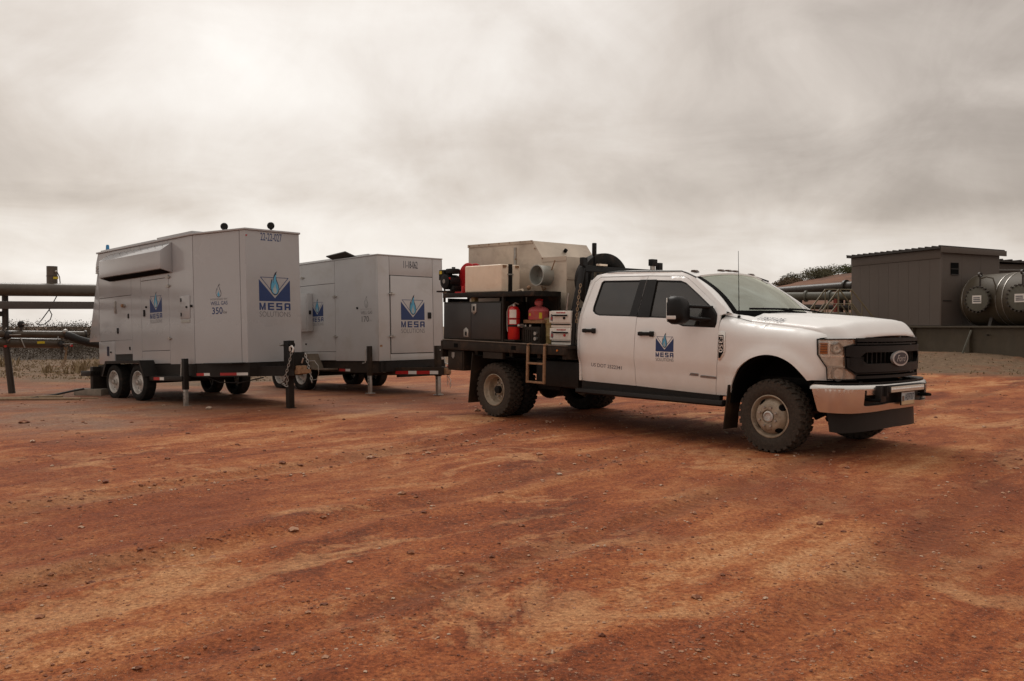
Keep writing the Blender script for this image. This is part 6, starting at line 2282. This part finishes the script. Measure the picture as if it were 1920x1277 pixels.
    MB().box(-3.02, -2.99, .54, .62, 2.175, 2.235).build('lamp_bracket', M['steel'], wl)
    # ---------------- near side tool boxes with shelf frame
    tb = MB().box(-5.79, -4.37, -1.145, -.66, 1.115, 1.700).build('tool_box', d, t, bevel=.008)
    dk = pbr('glossy_black_box', (.020, .020, .021), .30, var=.25, vscale=3, dust=.22, dustcol=(.17, .12, .085), dustz=(1.0, 1.9))
    MB().box(-5.765, -5.085, -1.160, -1.146, 1.140, 1.675).build('tool_box_door', dk, tb, bevel=.006)
    MB().box(-5.075, -4.385, -1.160, -1.146, 1.140, 1.675).build('tool_box_door', dk, tb, bevel=.006)
    MB().prism([(-5.06, 1.665), (-4.945, 1.665), (-4.945, 1.545), (-5.0, 1.505), (-5.06, 1.545)], 'y', -1.170, -1.160).build('paddle_latch', M['steel'], tb, bevel=.003)
    MB().prism([(-5.25, 1.165), (-5.135, 1.165), (-5.135, 1.275), (-5.19, 1.31), (-5.25, 1.275)], 'y', -1.170, -1.160).build('paddle_latch', M['steel'], tb, bevel=.003)
    MB().box(-5.02, -4.98, -1.174, -1.170, 1.565, 1.63).build('latch_pull', M['plastic'], tb)
    MB().box(-5.21, -5.17, -1.174, -1.170, 1.185, 1.245).build('latch_pull', M['plastic'], tb)
    for x in (-4.345,):
        MB().box(x - .018, x + .018, -1.16, -1.12, 1.085, 1.835).build('shelf_post', d, t)
    for x, y in ((-5.78, -1.14), (-5.78, -.66), (-4.34, -.66), (-3.68, -.66)):
        MB().box(x - .015, x + .015, y - .015, y + .015, 1.70 if x < -4.4 else 1.085, 1.765).build('shelf_post', d, t)
    MB().box(-5.80, -3.665, -1.16, -1.125, 1.765, 1.838).build('shelf_beam', d, t, bevel=.003)
    MB().box(-5.80, -3.665, -.675, -.640, 1.765, 1.838).build('shelf_beam', d, t, bevel=.003)
    MB().box(-3.70, -3.665, -1.125, -.675, 1.765, 1.838).build('shelf_beam', d, t)
    MB().box(-5.80, -3.70, -1.125, -.675, 1.815, 1.834).build('shelf_plate', d, t)
    MB().box(-5.75, -5.73, -1.10, -.70, 1.70, 1.76).build('shelf_riser', d, t)
    MB().box(-5.18, -5.10, -1.08, -1.0, 1.702, 1.764).build('shelf_riser', M['ochre'], t)
    MB().box(-4.96, -4.40, -.70, -.66, 1.085, 1.80).build('back_plate', d, t)
    MB().box(-4.31, -3.70, -.68, -.665, 1.085, 1.765).build('back_plate', d, t)
    return t


TRUCK = build_truck()


# ------------------------------------------------------------------ things carried on the flatbed (modelled in the pick-up's own coordinates)
def carried(name, label, cat):
    o = thing(name, label, cat)
    return place(o, TRUCK)


def build_cargo():
    d = M['dirty_black']
    # steel heater cabinet
    t = carried('steel_cabinet', 'tall beige galvanised steel cabinet with round duct outlet on the flatbed', 'cabinet')
    g = M['galv']
    prof = [(-5.99, 1.09), (-3.70, 1.09), (-3.70, 2.35), (-4.22, 2.365), (-4.43, 2.622), (-5.99, 2.640)]
    MB().prism(prof, 'y', -.50, .66).build('cabinet_body', g, t, bevel=.006)
    MB().prism([(-6.0, 2.60), (-4.425, 2.585), (-4.425, 2.628), (-6.0, 2.648)], 'y', -.512, -.501).build('edge_flange', g, t)
    MB().box(-4.22, -3.70, -.512, -.501, 2.29, 2.355).build('edge_flange', g, t)
    MB().box(-5.97, -4.85, -.512, -.501, 1.9, 2.545).build('side_door', g, t, bevel=.004)
    MB().box(-4.84, -4.80, -.516, -.501, 1.9, 2.54).build('door_strip', M['steel'], t)
    MB().box(-3.699, -3.69, -.49, .65, 2.02, 2.06).build('front_rib', g, t)
    MB().box(-3.699, -3.655, -.20, .30, 2.10, 2.16).build('front_latch', M['plastic'], t, bevel=.006)
    for i in range(7):
        x = -5.95 + i * .25
        MB().cyl((x, -.512, 2.622), (x, -.518, 2.622), .011, n=6).build('screw', M['rust'], t)
    for x, z in ((-4.37, 2.50), (-4.20, 2.345), (-4.80, 2.36), (-4.80, 2.2), (-4.10, 1.80)):
        MB().cyl((x, -.512, z), (x, -.52, z), .012, n=6).build('screw', M['rust'], t)
    MB().cyl((-4.30, .05, 2.48), (-4.27, .05, 2.51), .03, n=8).build('slope_vent', M['hole'], t)
    dc = MB().lathe([(.148, 0), (.148, .20), (.156, .205), (.156, .225), (.140, .225), (.138, 0)], (-4.10, -.50, 2.085), (0, -1, 0), 40, closed=True).build('duct_outlet', M['galv_pale'], t, smooth=40)
    MB().lathe([(.138, .06), (.02, .055), (1e-4, .055)], (-4.10, -.50, 2.085), (0, -1, 0), 32).build('damper_disc', M['galv_pale'], dc)
    MB().cyl((-4.235, -.585, 2.085), (-3.965, -.585, 2.085), .006, n=6).build('damper_rod', M['steel'], dc)
    MB().tube([(-3.96, -.55, 2.16), (-3.91, -.56, 2.24), (-3.88, -.56, 2.30)], .008, 6).build('damper_lever', M['rust'], dc)
    MB().tube([(-4.19, -.53, 1.93), (-4.15, -.54, 1.86), (-4.10, -.53, 1.90)], .012, 6).build('duct_clip', M['rust'], dc)

    # water tank
    t = carried('water_tank', 'cream white plastic water tank strapped on the flatbed shelf', 'tank')
    MB().box(-5.33, -4.46, -1.09, -.72, 1.842, 2.246).build('tank_body', M['poly'], t, bevel=.025, seg=3)
    MB().box(-4.462, -4.448, -.955, -.885, 1.845, 2.25).build('tank_strap', M['plastic'], t)
    MB().box(-4.44 - .02, -4.443, -.975, -.865, 2.09, 2.11).build('strap_buckle', M['steel'], t)
    for y in (-1.035, -.79):
        MB().box(-4.457, -4.440, y - .03, y + .03, 2.20, 2.235).build('strap_anchor', M['rust'], t)
    MB().tube([(-4.44, -.80, 1.86), (-4.30, -.82, 1.875), (-4.20, -.90, 1.86)], .016, 8).build('outlet_hose', M['poly'], t)
    MB().sphere((-4.18, -.80, 1.90), .032).build('outlet_valve', M['rust'], t)

    # hose reel
    t = carried('hose_reel', 'dark red hose reel partly hidden behind the water tank', 'reel')
    for y in (-.83, -.69):
        MB().lathe([(.02, -.006), (.232, -.006), (.240, 0), (.232, .006), (.02, .006)], (-5.585, y, 2.085), (0, 1, 0), 40).build('reel_flange', M['red_dark'], t)
    MB().cyl((-5.585, -.82, 2.085), (-5.585, -.70, 2.085), .12, n=24).build('reel_drum', M['rubber_hose'], t)
    for k in range(4):
        MB().lathe([(.14 + .0, -.012), (.155, 0), (.14, .012)], (-5.585, -.80 + k * .028, 2.085), (0, 1, 0), 24).build('wound_hose', M['rubber_hose'], t)
    MB().box(-5.68, -5.49, -.85, -.838, 1.836, 1.96).build('reel_stand', M['red_dark'], t)
    MB().box(-5.68, -5.49, -.85, -.68, 1.836, 1.848).build('reel_base', M['red_dark'], t)
    st = carried('reel_bracket', 'small red angle bracket in front of the hose reel', 'bracket')
    MB().prism([(-5.62, 1.836), (-5.42, 1.836), (-5.42, 1.95), (-5.45, 1.95), (-5.45, 1.862), (-5.62, 1.862)], 'y', -1.06, -1.02).build('bracket', M['red_dark'], st)

    # engine pump
    t = carried('engine_pump', 'small black petrol engine pump at the rear end of the flatbed shelf', 'pump')
    k = M['plastic']
    MB().box(-5.93, -5.55, -1.10, -.86, 1.86, 1.885).build('base_plate', d, t)
    MB().box(-5.79, -5.68, -1.08, -.88, 1.836, 1.86).build('mounting_block', M['wood'], t)
    MB().cyl((-5.72, -1.07, 2.02), (-5.72, -.87, 2.02), .12, n=20).build('crank_case', k, t)
    MB().lathe([(.03, 0), (.10, 0), (.115, -.02), (.05, -.035), (.02, -.03)], (-5.72, -1.075, 2.03), (0, 1, 0), 20).build('recoil_cover', M['plastic'], t)
    MB().cyl((-5.72, -1.10, 2.03), (-5.72, -1.112, 2.03), .035, n=14).build('recoil_hub', M['steel'], t)
    MB().box(-5.93, -5.79, -1.06, -.88, 2.05, 2.22).build('air_filter', k, t, bevel=.02)
    MB().box(-5.77, -5.60, -1.05, -.87, 2.15, 2.235).build('fuel_tank', k, t, bevel=.025)
    MB().cyl((-5.68, -.95, 2.235), (-5.68, -.95, 2.26), .03, n=12).build('fuel_cap', k, t)
    MB().box(-5.90, -5.84, -1.066, -1.06, 2.15, 2.20).build('engine_label', M['yellow'], t)
    MB().box(-5.63, -5.60, -1.085, -1.07, 2.06, 2.09).build('switch', M['red'], t)
    MB().cyl((-5.95, -.93, 1.98), (-5.86, -.93, 1.98), .055, n=14).build('muffler', M['dirty_black'], t)
    MB().tube([(-5.80, -.95, 2.0), (-5.88, -1.0, 1.94), (-5.84, -1.0, 1.89)], .014, 6).build('pump_hose', M['rubber_hose'], t)
    MB().box(-5.66, -5.56, -1.04, -.87, 1.885, 1.96).build('pump_head', k, t, bevel=.012)

    t.location = TRUCK.location + TRUCK.rotation_euler.to_matrix() @ Vector((-.12, 0, 0))
    # fire extinguisher
    t = carried('fire_extinguisher', 'red fire extinguisher standing on the flatbed beside the tool box', 'extinguisher')
    c = (-4.205, -1.06)
    MB().lathe([(1e-4, 0), (.080, .0), (.088, .012), (.088, .40), (.082, .435), (.06, .468), (.03, .482), (1e-4, .484)], (c[0], c[1], 1.145), (0, 0, 1), 32).build('cylinder', M['red'], t, smooth=40)
    MB().cyl((c[0], c[1], 1.62), (c[0], c[1], 1.655), .026, n=12).build('valve_head', M['steel'], t)
    MB().tube([(c[0] - .02, c[1], 1.655), (c[0] + .03, c[1], 1.675), (c[0] + .10, c[1], 1.655)], .010, 6).build('lever', M['steel'], t)
    MB().tube([(c[0] - .02, c[1], 1.645), (c[0] - .09, c[1] - .02, 1.62), (c[0] - .115, c[1] - .03, 1.54), (c[0] - .11, c[1] - .03, 1.35), (c[0] - .10, c[1] - .03, 1.26)], .013, 8).build('discharge_hose', M['steel'], t)
    def cy(a, z, r=.0895):
        return (c[0] + r * math.sin(a), c[1] - r * math.cos(a), z)
    for z0, z1, nm in ((1.46, 1.575, 'instruction_label'), (1.37, 1.43, 'instruction_label')):
        aa = np.linspace(R(2), R(70), 8)
        MB().add([cy(a, z0) for a in aa] + [cy(a, z1) for a in aa], [(i, i + 1, 8 + i + 1, 8 + i) for i in range(7)]).build(nm, M['white_box'], t, recalc=False)
    MB().lathe([(.089, -.015), (.094, -.015), (.094, .015), (.089, .015)], (c[0], c[1], 1.345), (0, 0, 1), 28, closed=True).build('retaining_band', M['plastic'], t)
    MB().lathe([(.089, -.004), (.092, -.004), (.092, .004), (.089, .004)], (c[0], c[1], 1.445), (0, 0, 1), 28, closed=True).build('retaining_band', M['plastic'], t)
    MB().box(c[0] - .16, c[0] + .16, c[1] + .02, c[1] + .05, 1.32, 1.37).build('wall_bracket', M['steel'], t)
    MB().box(c[0] - .11, c[0] + .12, c[1] - .09, c[1] + .10, 1.122, 1.145).build('bracket_foot', d, t)
    MB().sphere((c[0] + .13, c[1] - .02, 1.345), .026, 10, 7).build('band_buckle', M['steel'], t)

    # control box with fuel can on top
    t = carried('compressor_box', 'black compressor box under the faded red fuel can', 'box')
    MB().box(-4.085, -3.70, -1.02, -.70, 1.092, 1.335).build('box_body', d, t, bevel=.012)
    for i in range(6):
        MB().box(-4.04 + i * .045, -4.02 + i * .045, -1.028, -1.02, 1.13, 1.29).build('cooling_fin', d, t)
    for x in (-4.03, -3.93):
        MB().cyl((x, -.99, 1.335), (x, -.99, 1.36), .016, n=8).build('plug_fitting', M['steel'], t)
    MB().box(-4.09, -3.69, -.98, -.70, 1.385, 1.432).build('can_stand', M['rust'], t)
    for x in (-4.07, -3.72):
        MB().box(x - .012, x + .012, -.96, -.72, 1.335, 1.386).build('stand_leg', d, t)
    for z in (1.24, 1.165):
        MB().cyl((-3.76, -1.02, z), (-3.76, -1.06, z), .026, n=12).build('gauge', M['steel'], t)
    t = carried('fuel_can', 'faded red round safety fuel can standing on the flatbed', 'can')
    MB().lathe([(1e-4, 0), (.140, 0), (.148, .012), (.148, .115), (.152, .120), (.150, .128), (.135, .16), (.10, .182), (.05, .192), (.040, .195), (.036, .245), (1e-4, .25)], (-3.895, -.86, 1.433), (0, 0, 1), 36).build('can_body', M['red_faded'], t, smooth=40)
    MB().tube([(-3.96, -.86, 1.70), (-3.93, -.86, 1.722), (-3.86, -.86, 1.722), (-3.82, -.86, 1.715)], .012, 6).build('can_handle', M['red_dark'], t)
    MB().lathe([(.058, -.03), (.062, 0), (.055, .03)], (-3.895, -.86, 1.675), (0, 0, 1), 16).build('spout_guard', M['red_faded'], t)
    MB().box(-3.925, -3.865, -.90, -.82, 1.64, 1.70).build('spout_cap', M['red_dark'], t, bevel=.006)
    for a0, a1 in ((-.35, -.05), (.85, 1.15)):
        aa = np.linspace(a0, a1, 5)
        z0, z1 = (1.49, 1.525) if a0 < 0 else (1.45, 1.535)
        MB().add([(-3.895 + .149 * math.sin(a), -.86 - .149 * math.cos(a), z0) for a in aa] + [(-3.895 + .149 * math.sin(a), -.86 - .149 * math.cos(a), z1) for a in aa],
                 [(i, i + 1, 5 + i + 1, 5 + i) for i in range(4)]).build('caution_label', M['yellow'], t, recalc=False)

    # ochre drum
    t = carried('ochre_drum', 'ochre plastic drum between the fuel can and the white cases', 'drum')
    MB().lathe([(1e-4, 0), (.095, 0), (.10, .01), (.10, .10), (.104, .105), (.104, .12), (.10, .125), (.10, .27), (.106, .275), (.106, .30), (.10, .305), (.10, .34), (.085, .352), (1e-4, .354)], (-3.72, -.80, 1.092), (0, 0, 1), 28).build('drum_body', M['ochre'], t, smooth=40)
    MB().cyl((-3.72, -.80, 1.446), (-3.72, -.80, 1.462), .092, n=24).build('drum_lid', M['rope'], t)

    # two white cases
    for i, (z0, lab) in enumerate(((1.092, 'lower white drawer case with black handle on the flatbed'), (1.327, 'upper white drawer case with black handle stacked on the flatbed'))):
        t = carried('drawer_case', lab, 'case')
        t['group'] = 'white drawer cases on the flatbed'
        x0, x1, y0 = -3.515 + .01 * (1 - i), -3.11, -1.01
        MB().box(x0 + .02, x1, y0 + .015, -.72, z0, z0 + .232).build('case_shell', M['white_box'], t, bevel=.006)
        MB().box(x0, x1 + .01, y0, y0 + .02, z0 + .068, z0 + .228).build('drawer_front', M['white_box'], t, bevel=.006)
        MB().box(x0 + .02, x1, y0 + .006, y0 + .016, z0 + .038, z0 + .052).build('shadow_line', M['hole'], t)
        MB().bar((x0 + .09, y0 - .022, z0 + .168), (x0 + .37, y0 - .022, z0 + .168), .022, .020).build('drawer_handle', M['hole'], t, bevel=.004)
        MB().cyl((x0 + .30, y0 - .001, z0 + .132), (x0 + .30, y0 - .016, z0 + .132), .018, n=12).build('drawer_lock', M['red_dark'] if i == 0 else M['hole'], t)
        mb = MB()
        rr = random.Random(3)
        x = x0 + .14
        while x < x0 + .315:
            wd = .010 + .010 * rr.random()
            h = .020 + .008 * rr.random()
            mb.add([(x, y0 - .002, z0 + .196), (x + wd, y0 - .002, z0 + .196), (x + wd, y0 - .002, z0 + .196 + h * .8), (x, y0 - .002, z0 + .196 + h * .8)], [(0, 1, 2, 3)])
            x += wd + .005
        mb.build('maker_print', M['decal_red'], t, smooth=0, recalc=False)
        MB().add([(x0 + .02, y0 - .002, z0 + .10), (x0 + .07, y0 - .002, z0 + .085), (x0 + .075, y0 - .002, z0 + .15), (x0 + .055, y0 - .002, z0 + .19), (x0 + .03, y0 - .002, z0 + .18)], [(0, 1, 2, 3, 4)]).build('round_mark', M['decal_grey'], t, smooth=0, recalc=False)
        MB().add([(x0 + .035, y0 - .004, z0 + .11), (x0 + .06, y0 - .004, z0 + .105), (x0 + .062, y0 - .004, z0 + .145), (x0 + .04, y0 - .004, z0 + .15)], [(0, 1, 2, 3)]).build('round_mark_centre', M['decal_red'], t, smooth=0, recalc=False)

    # spare tyre behind the rack
    t = carried('spare_tyre', 'spare tyre standing upright behind the black cab guard', 'tyre')
    mb = MB()
    c = Vector((-3.36, -.22, 1.99))
    q = tyre_mb((0, 0, 0), (1, 0, 0), .395, .24, .225, 0).xf(Matrix.Translation(c) @ Matrix.Rotation(R(-14), 4, 'Z'))
    q.build('tyre_carcass', M['tyre_dark'], t, smooth=40)
    MB().lathe([(.225, .03), (.19, .06), (.19, .12), (1e-4, .12)], c + Vector((.0, 0, 0)), (1, -.25, 0), 28).build('rim', M['rim'], t)
    MB().box(-3.32, -3.14, -.60, .15, 1.09, 1.60).build('tyre_cradle', d, t)


build_cargo()
